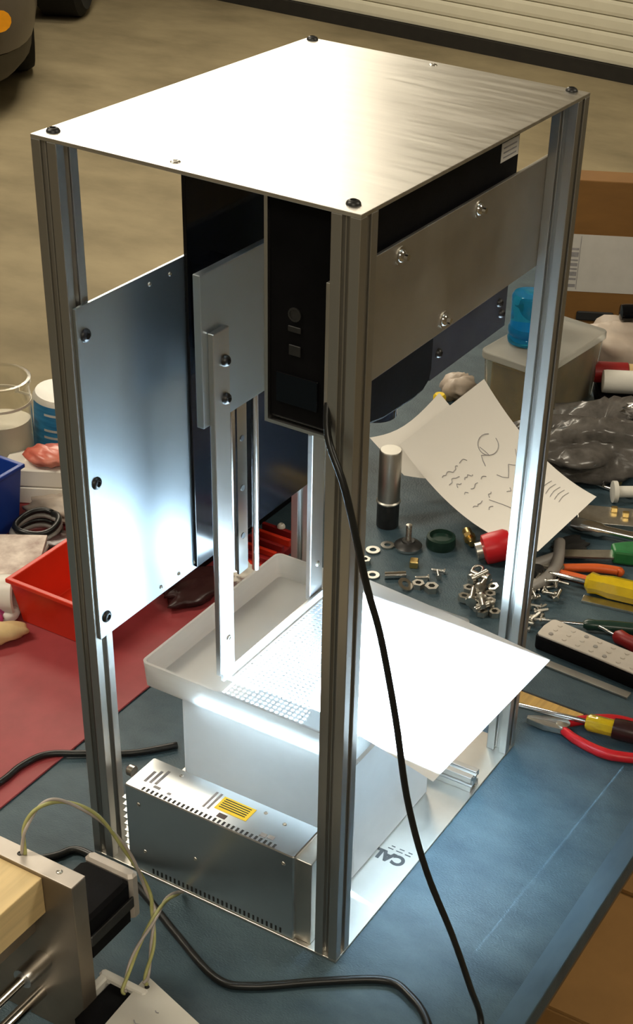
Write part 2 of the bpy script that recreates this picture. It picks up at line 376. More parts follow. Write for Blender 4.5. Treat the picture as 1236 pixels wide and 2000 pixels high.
# black glossy back panel that carries the rail
yB = yL - PT
MB().box(0.1565, D - PS - 0.001, yB - 0.004, yB, 0.292, H - PT - 0.001).build('back_panel', 'black_gloss', fr, bevel=0.0006)
rail = MB().prism([(-0.0085, 0), (0.0085, 0), (0.0085, -0.003), (0.005, -0.0055), (0.0085, -0.008), (0.0085, -0.0105), (-0.0085, -0.0105), (-0.0085, -0.008), (-0.005, -0.0055), (-0.0085, -0.003)], 0.255, 0.56,
                  T(0.225, yB - 0.004, 0)).build('linear_rail', 'steel', fr)
for z in (0.30, 0.358, 0.416, 0.474, 0.532):
    MB().lathe([(0.0034, 0), (0.0034, 0.0006), (0, 0.0006)], 10, T(0.225, yB - 0.0145, z) @ RX(PI / 2)).build('rail_screw', 'dark_steel', rail)
MB().lathe([(0.004, 0.243), (0.004, 0.52), (0, 0.52)], 12, T(0.252, yB - 0.012, 0)).build('lead_screw', 'steel', fr, smooth=2)
# right side plate with bolts
sp = MB().box(0.0005, D - 0.0005, PS, PS + PT, 0.605, 0.7115).build('side_plate', 'alu_dull', fr, bevel=0.0005)
for (x, z) in ((0.1087, 0.700), (0.2472, 0.700), (0.1935, 0.6162)):
    b_ = button_screw('bolt', 'steel', fr, (x, PS, z), (PI / 2, 0, 0), r=0.0058, h=0.0042)
    MB().lathe([(0.0078, 0), (0.0078, 0.0012), (0, 0.0012)], 14, T(0, 0, -0.0002)).build('washer', 'zinc', b_)
    MB().lathe([(0.0028, 0.003), (0.0028, 0.0075), (0, 0.0075)], 10).build('stud', 'steel', b_)
# low cross bar on the base plate, with its small angle
cb = MB().prism(slot_profile(0.0105), 0.004, 0.20, T(0.312, 0, PT + 0.0105) @ RX(-PI / 2)).build('cross_bar', 'alu_post', fr, bevel=0.0005)
# printed mill stamp on the base plate
def text_mesh(txt, size, name, m, parent, loc, rz, extrude=0.00008):
    cu = bpy.data.curves.new(name, 'FONT'); cu.body = txt; cu.size = size; cu.extrude = extrude; cu.offset = 0.0011; cu.align_x = 'LEFT'
    tmp = bpy.data.objects.new('tmp', cu); COL.objects.link(tmp)
    dg = bpy.context.evaluated_depsgraph_get(); me = bpy.data.meshes.new_from_object(tmp.evaluated_get(dg))
    bpy.data.objects.remove(tmp); bpy.data.curves.remove(cu)
    o = bpy.data.objects.new(name, me); COL.objects.link(o); me.materials.clear(); me.materials.append(M[m])
    o.parent = parent; o.location = loc; o.rotation_euler = (0, 0, rz); return o
text_mesh('CAL', 0.020, 'stamp_lettering', 'marker', fr, (0.166, 0.011, PT + 0.0001), PI / 2)
st = MB()
for k, (a, b) in enumerate(((0.0, 0.007), (0.010, 0.018), (0.0215, 0.028))):
    for q in range(2): st.box(0.1715 + q * 0.0045, 0.1727 + q * 0.0045, 0.010 + a, 0.010 + b - q * 0.002, PT, PT + 0.0002)
st.build('stamp_lines', 'marker', fr)['kind'] = 'stuff'

# ------------------------------------------------------------------ build platform hanging from the rail
bp = thing('build_platform', 'perforated steel platform hung on two flat arms inside the machine', 'platform')
yC = 0.2225
cp = MB().box(0.116, 0.35, yC + 0.0064, yC + 0.0145, 0.4815, 0.632).build('carriage_plate', 'alu_sheet', bp, bevel=0.0006)
MB().box(0.207, 0.243, yC + 0.0145, yB - 0.0095, 0.51, 0.60).build('carriage_block', 'dark_steel', bp, bevel=0.001)
for x in (0.125, 0.299):
    a_ = MB().box(x, x + 0.0254, yC, yC + 0.0064, 0.190, 0.575, c=0.0007).build('arm', 'alu_bar', bp)
    for z in (0.5435, 0.505):
        button_screw('bolt', 'dark_steel', a_, (x + 0.0175, yC, z), (PI / 2, 0, 0), r=0.0058, h=0.005)
    button_screw('bolt', 'zinc', a_, (x + 0.0148, yC, 0.2318), (PI / 2, 0, 0), r=0.0036, h=0.0016)
# perforated sheet with real holes and an upturned edge
pf = MB(); px0, px1, py0, py1 = 0.134, 0.332, 0.060, 0.2175; pz = 0.1875; pt_ = 0.0057
nx = int((px1 - px0) / pt_); ny = int((py1 - py0) / pt_)
for i in range(nx):
    for j in range(ny):
        cx = px0 + (i + 0.5) * pt_; cy = py0 + (j + 0.5) * pt_; h_ = pt_ / 2; r_ = 0.0019
        sq = [(h_, 0), (h_, h_), (0, h_), (-h_, h_), (-h_, 0), (-h_, -h_), (0, -h_), (h_, -h_)]
        vs = [(cx + a, cy + b, pz) for a, b in sq] + [(cx + r_ * math.cos(k * PI / 4), cy + r_ * math.sin(k * PI / 4), pz) for k in range(8)]
        pf.add(vs, [(k, (k + 1) % 8, 8 + (k + 1) % 8, 8 + k) for k in range(8)])
po = pf.build('perforated_sheet', 'perf', bp, thick=0.0012)
MB().box(0.1245, 0.3320, yC - 0.0036, yC - 0.0002, 0.1860, 0.1945).build('edge_rail', 'alu_bar', bp, bevel=0.0004)
MB().box(0.134, 0.332, 0.2175, yC - 0.0036, 0.1868, 0.1882).build('edge_flange', 'alu_bar', bp)
MB().box(0.128, 0.134, 0.180, 0.218, 0.1868, 0.1882).build('end_tab', 'alu_dull', bp)

# ------------------------------------------------------------------ white bin, tray, sheet
bn = tag(MB().add([(0.106, 0.045, PT + .0005), (0.276, 0.045, PT + .0005), (0.276, 0.262, PT + .0005), (0.106, 0.262, PT + .0005),
                   (0.106, 0.048, 0.1585), (0.276, 0.048, 0.1585), (0.276, 0.262, 0.1585), (0.106, 0.262, 0.1585)],
                  [(3, 2, 1, 0), (0, 1, 5, 4), (1, 2, 6, 5), (2, 3, 7, 6), (3, 0, 4, 7)]).build('white_bin', 'white_bin', bevel=0.004),
         'white translucent plastic box standing on the base plate under the wide tray', 'box')
tx0, tx1, ty0, ty1, tz0, tz1 = 0.1015, 0.366, 0.050, 0.310, 0.1595, 0.190
def rr(x0, x1, y0, y1, r, n=5):
    pts = []
    for (cx, cy, a0) in ((x1 - r, y0 + r, -PI / 2), (x1 - r, y1 - r, 0), (x0 + r, y1 - r, PI / 2), (x0 + r, y0 + r, PI)):
        for k in range(n + 1): a = a0 + PI / 2 * k / n; pts.append((cx + r * math.cos(a), cy + r * math.sin(a)))
    return pts
tr_ = MB(); rings = [(rr(tx0 + .002, tx1 - .002, ty0 + .002, ty1 - .002, .007), tz0), (rr(tx0, tx1, ty0, ty1, .008), tz1),
                     (rr(tx0 + .003, tx1 - .003, ty0 + .003, ty1 - .003, .006), tz1), (rr(tx0 + .007, tx1 - .007, ty0 + .007, ty1 - .007, .006), tz0 + .003)]
k = len(rings[0][0]); vs = [(p[0], p[1], z) for r, z in rings for p in r]
fs = [tuple(reversed(range(k))), tuple(range(3 * k, 4 * k))]
for r in range(3):
    for i in range(k): j = (i + 1) % k; fs.append((r * k + i, r * k + j, (r + 1) * k + j, (r + 1) * k + i))
tag(tr_.add(vs, fs).build('shallow_tray', 'white_tray', smooth=2), 'shallow frosted white tray on top of the white box, platform inside it', 'tray')
def sheet(u, v):
    a = Vector((0.0945, -0.047, 0.1925)); b = Vector((0.343, -0.0577, 0.1915)); c = Vector((0.3665, 0.184, 0.1955)); d = Vector((0.128, 0.118, 0.1955))
    p = (a * (1 - u) + b * u) * (1 - v) + (d * (1 - u) + c * u) * v
    p.z += 0.004 * math.sin(PI * v) * (0.4 + 0.6 * math.sin(PI * u)); return p
tag(MB().grid(sheet, 16, 12).build('paper_sheet', 'paper', smooth=1), 'blank white paper sheet overhanging the right side of the tray', 'paper')

# ------------------------------------------------------------------ projector
pj = thing('projector', 'black projector hung on its side between plates under the top plate', 'projector')
bx0, bx1, by0, by1 = 0.031, 0.338, PS + PT + 0.004, 0.100
outline = [(bx0, 0.569), (0.080, 0.5585), (0.105, 0.5535), (0.160, 0.5505), (0.178, 0.5520), (0.189, 0.5580), (0.1925, 0.568), (0.1925, 0.600), (bx1, 0.610), (bx1, 0.752), (0.330, 0.757), (bx0, 0.757)]
MB().prism(outline, -by1, -by0, RX(PI / 2)).build('body', 'black_plastic', pj, bevel=0.0025)
MB().box(0.192, 0.345, by0 + 0.002, by0 + 0.005, 0.5555, 0.615).build('mounting_plate', mat('blue grey anodised plate', (0.06, 0.065, 0.085), 0.45, 0.5, var=0.2, scale=20), pj)
for (x, z) in ((0.327, 0.585), (0.333, 0.572), (0.205, 0.578)):
    button_screw('bolt', 'dark_steel', pj, (x, by0 + 0.002, z), (PI / 2, 0, 0), r=0.0045, h=0.004)
br = MB(); br.box(bx0 - 0.0015, 0.20, by1, by1 + 0.0032, 0.5665, 0.760); br.box(bx0 - 0.0015, 0.075, 0.040, by1 + 0.0032, 0.5635, 0.5665)
br.build('bracket', 'alu_bar', pj)
ports = MB(); ports.box(bx0 - 0.002, bx0, 0.052, 0.092, 0.585, 0.612, c=0.0006)
ports.build('vent_panel', 'black_gloss', pj)
emb = MB(); emb.lathe([(0.006, 0), (0.006, 0.0012), (0.0045, 0.0012), (0.0045, 0.0004), (0, 0.0004)], 16, T(bx0 - 0.0002, 0.075, 0.664) @ RY(-PI / 2)).build('port', 'dark_steel', pj)
MB().box(bx0 - 0.0015, bx0, 0.069, 0.081, 0.649, 0.654, c=0.0004).build('port', 'dark_steel', pj)
MB().box(bx0 - 0.0015, bx0, 0.069, 0.080, 0.629, 0.638, c=0.0004).build('port', 'dark_steel', pj)
MB().box(0.299, 0.3345, by0 - 0.0003, by0, 0.7255, 0.7425).build('label', 'label_white', pj)
tag(pj.children[-1], 'small pale printed label')
ln = MB()
for q in range(3): ln.box(0.3035, 0.330, by0 - 0.0005, by0 - 0.0003, 0.7285 + q * 0.0042, 0.7298 + q * 0.0042)
ln.build('label_print', 'ink', pj.children[-1])
# lens on the underside and its beam
LX, LY, LZ = 0.150, 0.066, 0.552
MB().lathe([(0.020, 0.0), (0.020, -0.020), (0.016, -0.022), (0.015, -0.014), (0, -0.011)], 24, T(LX, LY, LZ)).build('lens', 'lens', pj, smooth=2)
sl = bpy.data.lights.new('projector_beam', 'SPOT'); sl.energy = PROJECTOR_POWER; sl.color = COOL; sl.spot_size = math.radians(84); sl.spot_blend = 0.1; sl.shadow_soft_size = 0.0025
so_ = bpy.data.objects.new('projector_beam', sl); COL.objects.link(so_)
so_.location = (LX, LY, LZ - 0.024)
so_.rotation_euler = (0, 0, 0)
# the projector throws a rectangular picture: mask the beam to that rectangle
sl.use_nodes = True; nt = sl.node_tree; em = nt.nodes['Emission']
tc = nt.nodes.new('ShaderNodeTexCoord'); sx = nt.nodes.new('ShaderNodeSeparateXYZ'); nt.links.new(tc.outputs['Normal'], sx.inputs[0])
def mth(op, a, b=None, c=None):
    n = nt.nodes.new('ShaderNodeMath'); n.operation = op
    for i, v in enumerate((a, b, c)):
        if v is None: continue
        if isinstance(v, (int, float)): n.inputs[i].default_value = v
        else: nt.links.new(v, n.inputs[i])
    return n.outputs[0]
az = mth('ABSOLUTE', sx.outputs['Z'])
qx = mth('DIVIDE', sx.outputs['X'], az); qy = mth('MULTIPLY_ADD', qx, 0.043, mth('DIVIDE', sx.outputs['Y'], az))   # slight keystone
def band(q, lo, hi, soft=0.006):
    def ramp(v, a, b):
        r = nt.nodes.new('ShaderNodeMapRange'); r.interpolation_type = 'SMOOTHSTEP'
        r.inputs['From Min'].default_value = a; r.inputs['From Max'].default_value = b; nt.links.new(v, r.inputs['Value']); return r.outputs['Result']
    return mth('MULTIPLY', ramp(q, lo - soft, lo + soft), mth('SUBTRACT', 1.0, ramp(q, hi - soft, hi + soft)))
mask = mth('MULTIPLY', band(qx, -0.118, 0.562), band(qy, -0.337, 0.475))
nt.links.new(mask, em.inputs['Strength'])
so_.parent = pj
# its power lead hanging down in front of the near post
MB().tube([(0.034, 0.040, 0.640), (0.012, 0.030, 0.628), (-0.0062, 0.020, 0.5898), (-0.0170, -0.004, 0.5519), (-0.0150, -0.025, 0.4719), (-0.0060, -0.036, 0.4178), (-0.0070, -0.055, 0.3406),
           (-0.0144, -0.075, 0.2642), (-0.0175, -0.1, 0.1944), (-0.0135, -0.13, 0.1242), (-0.006, -0.150, 0.06), (0.000, -0.163, 0.012), (-0.05, -0.185, 0.0050), (-0.10, -0.190, 0.0050)], 0.0031, 8).build('power_cord', 'black_rubber', pj, smooth=1)

# ------------------------------------------------------------------ power supply
ps = thing('power_supply', 'metal cased power supply standing on edge with a yellow warning label', 'power supply', (0.0015, 0.046, PT))
L_, Hh, Dd = 0.212, 0.1135, 0.050
MB().box(0, Dd, 0.006, L_, 0, Hh, c=0.0012).build('case', 'psu_case', ps)
MB().box(0.004, Dd - 0.004, -0.012, 0.0065, 0, Hh - 0.004).build('terminal_cover', 'alu_dull', ps, bevel=0.0008)
sl_ = MB()
for q in range(30): sl_.box(0.0016, 0.0068, 0.030 + q * 0.0055, 0.0325 + q * 0.0055, Hh, Hh + 0.0003)
for q in range(30): sl_.box(-0.0003, 0.0, 0.020 + q * 0.0055, 0.0222 + q * 0.0055, 0.003, 0.010)
so2 = sl_.build('vent_slots', 'dark_gasket', ps); so2['kind'] = 'stuff'
sl_ = MB()
for q in range(10): sl_.box(0.003, 0.011, L_, L_ + 0.0004, 0.012 + q * 0.009, 0.0152 + q * 0.009)
so2 = sl_.build('end_slots', 'dark_gasket', ps); so2['kind'] = 'stuff'
tabs = MB()
for q in range(10): tabs.box(0.001, 0.012, L_, L_ + 0.005, 0.010 + q * 0.009, 0.0112 + q * 0.009)
tabs.build('end_fins', 'psu_case', ps)['kind'] = 'stuff'
lb = MB().box(0.0185, 0.0385, 0.075, 0.1135, Hh, Hh + 0.0003).build('warning_label', 'label_yellow', ps); tag(lb, 'yellow warning label')
ll = MB()
for q in range(5): ll.box(0.0225 + q * 0.0031, 0.0237 + q * 0.0031, 0.079, 0.1105, Hh + 0.0003, Hh + 0.0005)
ll.build('label_print', 'marker', lb)
MB().box(0.0095, 0.0155, 0.0945, 0.1045, Hh, Hh + 0.0004).build('voltage_switch', 'brown_dark', ps)
pr = MB()
for q in range(2): pr.box(0.014, 0.040, 0.117 + q * 0.0055, 0.1195 + q * 0.0055, Hh, Hh + 0.0003)
for q in range(3): pr.box(0.016 - q * 0.001, 0.040 - q * 0.004, 0.183 + q * 0.006, 0.1862 + q * 0.006, Hh, Hh + 0.0003)
pr.box(0.009, 0.014, 0.0455, 0.0525, Hh, Hh + 0.0003); pr.box(0.010, 0.015, 0.037, 0.044, Hh, Hh + 0.0003); pr.box(0.011, 0.0145, 0.176, 0.184, Hh, Hh + 0.0003); pr.box(0.010, 0.013, 0.162, 0.166, Hh, Hh + 0.0003)
pr.build('printed_lines', 'ink', ps)['kind'] = 'stuff'
for (x, y) in ((0.041, 0.170), (0.040, 0.065), (0.036, 0.040)):
    button_screw('screw', 'zinc', ps, (x, y, Hh), r=0.0022, h=0.001)
for (y, z) in ((0.195, 0.093), (0.125, 0.052), (0.018, 0.100), (0.190, 0.030)):
    button_screw('screw', 'zinc', ps, (0, y, z), (0, -PI / 2, 0), r=0.0024, h=0.001)
MB().lathe([(0.006, 0), (0.006, 0.006), (0.004, 0.008), (0, 0.008)], 14, T(0.024, L_ + 0.006, Hh - 0.004) @ RX(-PI / 2)).build('terminal_knob', 'zinc', ps, smooth=2)

# ------------------------------------------------------------------ foreground left: actuator, wires, card, cables
la = thing('linear_actuator', 'partly seen linear stage with sawn aluminium end plate, pine block and black motor', 'machine', (-0.2, 0.147, 0))
MB().box(-0.006, 0.0125, 0, 0.26, 0, 0.197).build('end_plate', 'plate_act', la, bevel=0.0007)
MB().box(-0.006, 0.0125, 0, 0.26, 0.197, 0.1985).build('milled_top', 'plate_top', la, bevel=0.0005)
MB().box(0.0125, 0.075, 0.003, 0.0585, 0.0865, 0.1415, c=0.004).build('motor', 'black_plastic', la)
MB().box(0.075, 0.0875, 0.003, 0.0585, 0.0865, 0.1425, c=0.003).build('motor_cap', 'plate_top', la)
MB().box(0.013, 0.075, 0.0, 0.003, 0.108, 0.121, c=0.001).build('motor_rib', 'dark_steel', la)
MB().box(-0.30, -0.006, 0.033, 0.11, 0.152, 0.1945).build('wood_block', 'wood', la, bevel=0.001)
MB().box(-0.30, 0, 0.048, 0.068, 0.120, 0.140).build('rail_bar', 'plate_act', la, bevel=0.001)
MB().lathe([(0.010, 0), (0.010, 0.035), (0.006, 0.035), (0.006, 0.037)], 18, T(0, 0.043, 0.087) @ RY(-PI / 2)).build('bushing', 'alu_bar', la, smooth=2)
MB().lathe([(0.0055, 0.03), (0.0055, 0.30), (0, 0.30)], 14, T(0, 0.043, 0.087) @ RY(-PI / 2)).build('rod', 'steel', la, smooth=2)
MB().lathe([(0.006, 0), (0.006, 0.30), (0, 0.30)], 14, T(0, 0.050, 0.040) @ RY(-PI / 2)).build('rod', 'steel', la, smooth=2)
MB().lathe([(0.008, 0), (0.008, 0.30), (0, 0.30)], 14, T(0, 0.070, 0.108) @ RY(-PI / 2)).build('rod', 'plate_act', la, smooth=2)
button_screw('bolt', 'white_plastic', la, (0, 0.006, 0.135), (0, -PI / 2, 0), r=0.0042, h=0.004)
button_screw('bolt', 'dark_steel', la, (0, 0.026, 0.088), (0, -PI / 2, 0), r=0.0035, h=0.001)
button_screw('screw', 'dark_steel', la, (0.0045, 0.066, 0.1985), r=0.003, h=0.001)
button_screw('screw', 'zinc', la, (0.0045, 0.022, 0.1985), r=0.003, h=0.001)

def twist(pts, name, m, r, off, ph, parent):
    P = [Vector(p) for p in pts]; Q = []
    for i in range(len(P) - 1):
        p0 = P[max(i - 1, 0)]; p1 = P[i]; p2 = P[i + 1]; p3 = P[min(i + 2, len(P) - 1)]
        for t in range(8):
            u = t / 8; Q.append(0.5 * ((2 * p1) + (-p0 + p2) * u + (2 * p0 - 5 * p1 + 4 * p2 - p3) * u * u + (-p0 + 3 * p1 - 3 * p2 + p3) * u ** 3))
    Q.append(P[-1]); out = []
    for i, q in enumerate(Q):
        d = (Q[min(i + 1, len(Q) - 1)] - Q[max(i - 1, 0)]).normalized(); a = d.cross(Vector((0, 0, 1))); a = a.normalized() if a.length > 1e-3 else Vector((1, 0, 0)); b = d.cross(a)
        out.append(q + (a * math.cos(i * 0.35 + ph) + b * math.sin(i * 0.35 + ph)) * off)
    return MB().tube(out, r, 7, sub=1).build(name, m, parent, smooth=1)
PA = [(-0.195, 0.21, 0.1985), (-0.188, 0.212, 0.222), (-0.17, 0.21, 0.235), (-0.149, 0.203, 0.23), (-0.123, 0.186, 0.2), (-0.105, 0.168, 0.15), (-0.098, 0.152, 0.1), (-0.105, 0.142, 0.08), (-0.13, 0.126, 0.066), (-0.151, 0.117, 0.0535), (-0.158, 0.113, 0.0535)]
PB = [(-0.0035, 0.1861, 0.0045), (-0.055, 0.163, 0.052), (-0.108, 0.137, 0.086), (-0.142, 0.136, 0.068), (-0.168, 0.130, 0.05), (-0.172, 0.126, 0.047)]
t = thing('twisted_wire', 'yellow green and grey wire pair looping from the actuator plate to the pale card', 'wire', (-0.195, 0.21, 0.1985)); t.location = (0, 0, 0)
twist(PA, 'yellow_strand', 'wire_a', 0.0018, 0.0014, 0, t); twist(PA, 'grey_strand', 'wire_b', 0.0016, 0.0014, PI, t)
t = thing('twisted_wire', 'shorter wire pair crossing the looped wires in front of the power supply', 'wire')
twist(PB, 'yellow_strand', 'wire_a', 0.0018, 0.0013, 0, t); twist(PB, 'grey_strand', 'wire_b', 0.0016, 0.0013, PI, t)
# pale card with a corner hole, lying on a black block
t = thing('black_block', 'small black block with a white plastic clip under the pale card', 'block', (-0.190, 0.125, 0))
MB().box(-0.03, 0.028, -0.03, 0.024, 0, 0.044, c=0.003).build('body', 'black_plastic', t)
MB().box(0.022, 0.031, -0.018, 0.036, 0.040, 0.050, c=0.002).build('clip', 'white_plastic', t)
MB().box(-0.002, 0.031, 0.0255, 0.0345, 0.020, 0.049, c=0.002).build('clip', 'white_plastic', t)
cq = [Vector((-0.1453, 0.121, 0.0465)), Vector((-0.181, -0.002, 0.0475)), Vector((-0.29, 0.004, 0.0475)), Vector((-0.262, 0.115, 0.0465))]
m_ = MB(); vs = cq + [p + Vector((0, 0, 0.0022)) for p in cq]
m_.add(vs, [(3, 2, 1, 0), (4, 5, 6, 7), (0, 1, 5, 4), (1, 2, 6, 5), (2, 3, 7, 6), (3, 0, 4, 7)])
t = thing('card', 'off white stiff card with a hole at its corner, bottom left of the machine', 'card')
m_.build('board', 'card', t)
sc_ = MB()
for (a, b, l) in ((-0.195, 0.098, 0.006), (-0.212, 0.101, 0.004), (-0.176, 0.088, 0.003), (-0.205, 0.060, 0.005)):
    sc_.tube([(a, b, 0.0492), (a - l * 0.4, b - l * 0.6, 0.0492), (a - l * 0.2, b - l * 1.4, 0.0492)], 0.0006, 5)
sc_.build('pencil_marks', 'ink', t)['kind'] = 'stuff'
MB().lathe([(0.0024, 0), (0.0024, 0.0003), (0, 0.0003)], 12, T(-0.157, 0.112, 0.0487)).build('hole', 'dark_gasket', t)
tag(MB().box(-0.215, -0.16, 0.005, 0.06, 0, 0.040, c=0.004).build('black_case', 'black_plastic'), 'black case at the bottom edge under the right end of the pale card', 'case')
# cables on the bench
tag(MB().tube([(-0.30, 0.52, 0.006), (-0.10, 0.49, 0.006), (0.0159, 0.462, 0.0065), (0.0606, 0.460, 0.0065), (0.0924, 0.4497, 0.0065), (0.1159, 0.420, 0.005), (0.15, 0.37, 0.0045), (0.19, 0.335, 0.0045)], 0.0040, 8).build('cable', 'black_rubber', smooth=1),
    'black cable arching over the red mat behind the left post', 'cable')
tag(MB().tube([(-0.17, 0.46, 0.0045), (-0.0864, 0.39, 0.0045), (-0.0364, 0.3368, 0.0045), (-0.0131, 0.322, 0.0045), (-0.010, 0.30, 0.0045), (-0.0130, 0.2705, 0.0045), (-0.022, 0.2286, 0.0045), (-0.0531, 0.1598, 0.0045), (-0.0817, 0.0891, 0.0045), (-0.0725, 0.0529, 0.0045),
               (-0.0332, 0.0007, 0.0045), (0.0031, -0.0541, 0.0045), (-0.0008, -0.0854, 0.0045), (-0.0225, -0.1173, 0.0045), (-0.08, -0.16, 0.0045)], 0.0042, 8).build('cable', 'black_rubber', smooth=1),
    'black cable curving along the bench in front of the power supply', 'cable')

# ------------------------------------------------------------------ left of the machine
def tub(name, m, label, cat, x0, x1, y0, y1, h, taper, wall=0.003, lip=0.004, z0=0.003, kids=None):
    t = thing(name, label, cat, ((x0 + x1) / 2, (y0 + y1) / 2, z0)); a, b = (x1 - x0) / 2, (y1 - y0) / 2
    def rc(dx, z): return [(-a + dx, -b + dx, z), (a - dx, -b + dx, z), (a - dx, b - dx, z), (-a + dx, b - dx, z)]
    R_ = [rc(taper, 0), rc(lip, h - 0.006), rc(0, h - 0.006), rc(0, h), rc(lip + wall, h), rc(taper + wall, wall)]
    vs = [p for r in R_ for p in r]; fs = [(3, 2, 1, 0), (20, 21, 22, 23)]
    for r in range(5):
        for i in range(4): j = (i + 1) % 4; fs.append((r * 4 + i, r * 4 + j, (r + 1) * 4 + j, (r + 1) * 4 + i))
    MB().add(vs, fs).build('shell', m, t, bevel=0.0012)
    return t
rb = tub('storage_bin', 'red_plastic', 'open red plastic bin on the red mat behind the left post', 'bin', 0.278, 0.432, 0.538, 0.668, 0.068, 0.012)
MB().box(-0.064, -0.0615, -0.02, 0.02, 0.030, 0.046).build('label_holder', 'red_plastic', rb, bevel=0.0006)
bb = tub('storage_bin', 'blue_bin', 'dark blue plastic bin at the left edge holding something green', 'bin', 0.36, 0.482, 0.808, 0.99, 0.100, 0.012)
tag(MB().lathe([(0, 0), (0.022, 0.002), (0.03, 0.015), (0.024, 0.04), (0, 0.05)], 12, T(0.42, 0.865, 0.008)).build('tennis_ball', mat('bright green felt', (0.12, 0.42, 0.03), 0.8, var=0.2, scale=80), smooth=1), 'bright green lump inside the dark blue bin', 'ball')
def stack_rot(o, rz): o.rotation_euler = (0, 0, rz); return o
RIGHT = math.atan2(-0.874, 0.483)
# magazines
zz = 0.003
for i, (h, m) in enumerate(((0.010, 'magazine'), (0.007, 'cream'), (0.012, 'magazine'), (0.006, 'white_box'), (0.004, 'purple'), (0.006, 'magazine'))):
    o = MB().box(-0.05, 0.05, -0.07, 0.07, 0, h, c=0.0006).build('magazine', m)
    o.location = (0.335 + 0.003 * (i % 2), 0.762 - 0.002 * i, zz); o.rotation_euler = (0, 0, RIGHT + PI / 2 + 0.05 * ((i * 7) % 3 - 1)); zz += h + 0.0002
    tag(o, ['lowest striped magazine of the pile left of the red bin', 'thin cream booklet second from the bottom of the magazine pile', 'thick striped magazine in the middle of the pile by the red bin', 'white booklet under the top two of the magazine pile', 'thin purple magazine second from the top of the pile', 'striped magazine on top of the pile left of the red bin'][i], 'magazine', 'magazines piled left of the red bin')
# white boxes, red bag, wrapping
for i in range(2):
    o = MB().box(-0.05, 0.075, -0.03, 0.03, 0, 0.028, c=0.002).build('carton', 'white_box'); o.location = (0.560, 0.852, 0.003 + i * 0.0285); o.rotation_euler = (0, 0, RIGHT)
    tag(o, ['white flat carton under another beside the blue bin', 'white flat carton on top with a red bag on it'][i], 'carton')
def blob(name, m, label, cat, loc, rad, seed, amp=0.25, n=14, flat=True, rz=0, group=None, crumple=0.0):
    rnd = random.Random(seed); ph = [(rnd.uniform(0, 6), rnd.uniform(2, 6), rnd.uniform(2, 6)) for _ in range(6)]
    mb = MB(); vs = []; fs = []
    for j in range(n + 1):
        th = PI * j / n
        for i in range(n * 2):
            a = PI * i / n; d = Vector((math.sin(th) * math.cos(a), math.sin(th) * math.sin(a), math.cos(th)))
            k = 1 + amp * sum(abs(math.sin(p + d.x * q + d.y * r + d.z * (q - r))) - 0.5 for p, q, r in ph) / 2.2
            v = Vector((d.x * rad[0], d.y * rad[1], d.z * rad[2])) * k
            if crumple and 0 < j < n: v *= 1 + rnd.uniform(-crumple, crumple)
            v.z = max(v.z + rad[2], 0.0) if flat else v.z
            vs.append(v)
    w_ = n * 2
    for j in range(n):
        for i in range(w_): fs.append((j * w_ + i, j * w_ + (i + 1) % w_, (j + 1) * w_ + (i + 1) % w_, (j + 1) * w_ + i))
    o = mb.add(vs, fs).build(name, m, smooth=1); o.location = loc; o.rotation_euler = (0, 0, rz); return tag(o, label, cat, group)
blob('plastic_bag', 'bag_red', 'small red and pale printed bag on the white cartons', 'bag', (0.562, 0.836, 0.060), (0.034, 0.024, 0.012), 3, rz=RIGHT)
blob('wrapping', 'bag_cream', 'crumpled pale wrapping in front of the white cartons', 'wrapping', (0.534, 0.772, 0.0005), (0.058, 0.026, 0.016), 5, amp=0.3, rz=RIGHT, crumple=0.12)
t = thing('cable_coil', 'coil of black cable lying behind the red bin', 'cable', (0.447, 0.772, 0.003))
for i in range(4): MB().tube([((0.042 - 0.003 * i) * math.cos(a * PI / 8) + 0.003 * i, (0.034 - 0.002 * i) * math.sin(a * PI / 8), 0.005 + 0.008 * i + 0.002 * math.sin(a)) for a in range(17)], 0.0045, 7, sub=2).build('loop', 'black_rubber' if i % 2 else 'grey_plastic', t, smooth=1)
blob('cloth', 'brown_dark', 'dark maroon rag tucked behind the red bin', 'rag', (0.425, 0.715, 0.003), (0.04, 0.035, 0.012), 8, amp=0.5)
# jar, labelled tub
t = thing('clear_jar', 'clear plastic jar half filled with cream powder at the left edge', 'jar', (0.578, 0.938, 0.003))
MB().lathe([(0.044, 0), (0.046, 0.006), (0.046, 0.150), (0.049, 0.154), (0.049, 0.160), (0.044, 0.160), (0.043, 0.006), (0, 0.004)], 32).build('shell', 'clear', t, smooth=2)
MB().lathe([(0.041, 0.006), (0.041, 0.095), (0, 0.097)], 28).build('contents', 'cream', t, smooth=2)
MB().ring(0.0475, 0.0462, 0.004, 32, T(0, 0, 0.122)).build('ridge', 'cream', t, smooth=2)
t = thing('labelled_tub', 'white tub with a blue printed wrap leaning behind the left post', 'tub', (0.672, 0.912, 0.003), rot=(0.08, 0.05, -0.62))
MB().lathe([(0.040, 0), (0.042, 0.006), (0.042, 0.105), (0.038, 0.112), (0, 0.112)], 28).build('body', 'white_plastic', t, smooth=2)
wr = MB(); vs = []; n_ = 20
for i in range(n_ + 1):
    a = math.radians(-175 + 150 * i / n_); vs += [(0.0424 * math.cos(a), 0.0424 * math.sin(a), 0.012), (0.0424 * math.cos(a), 0.0424 * math.sin(a), 0.104)]
wr.add(vs, [(2 * i, 2 * i + 2, 2 * i + 3, 2 * i + 1) for i in range(n_)]).build('printed_wrap', 'blue_label', t, smooth=1)
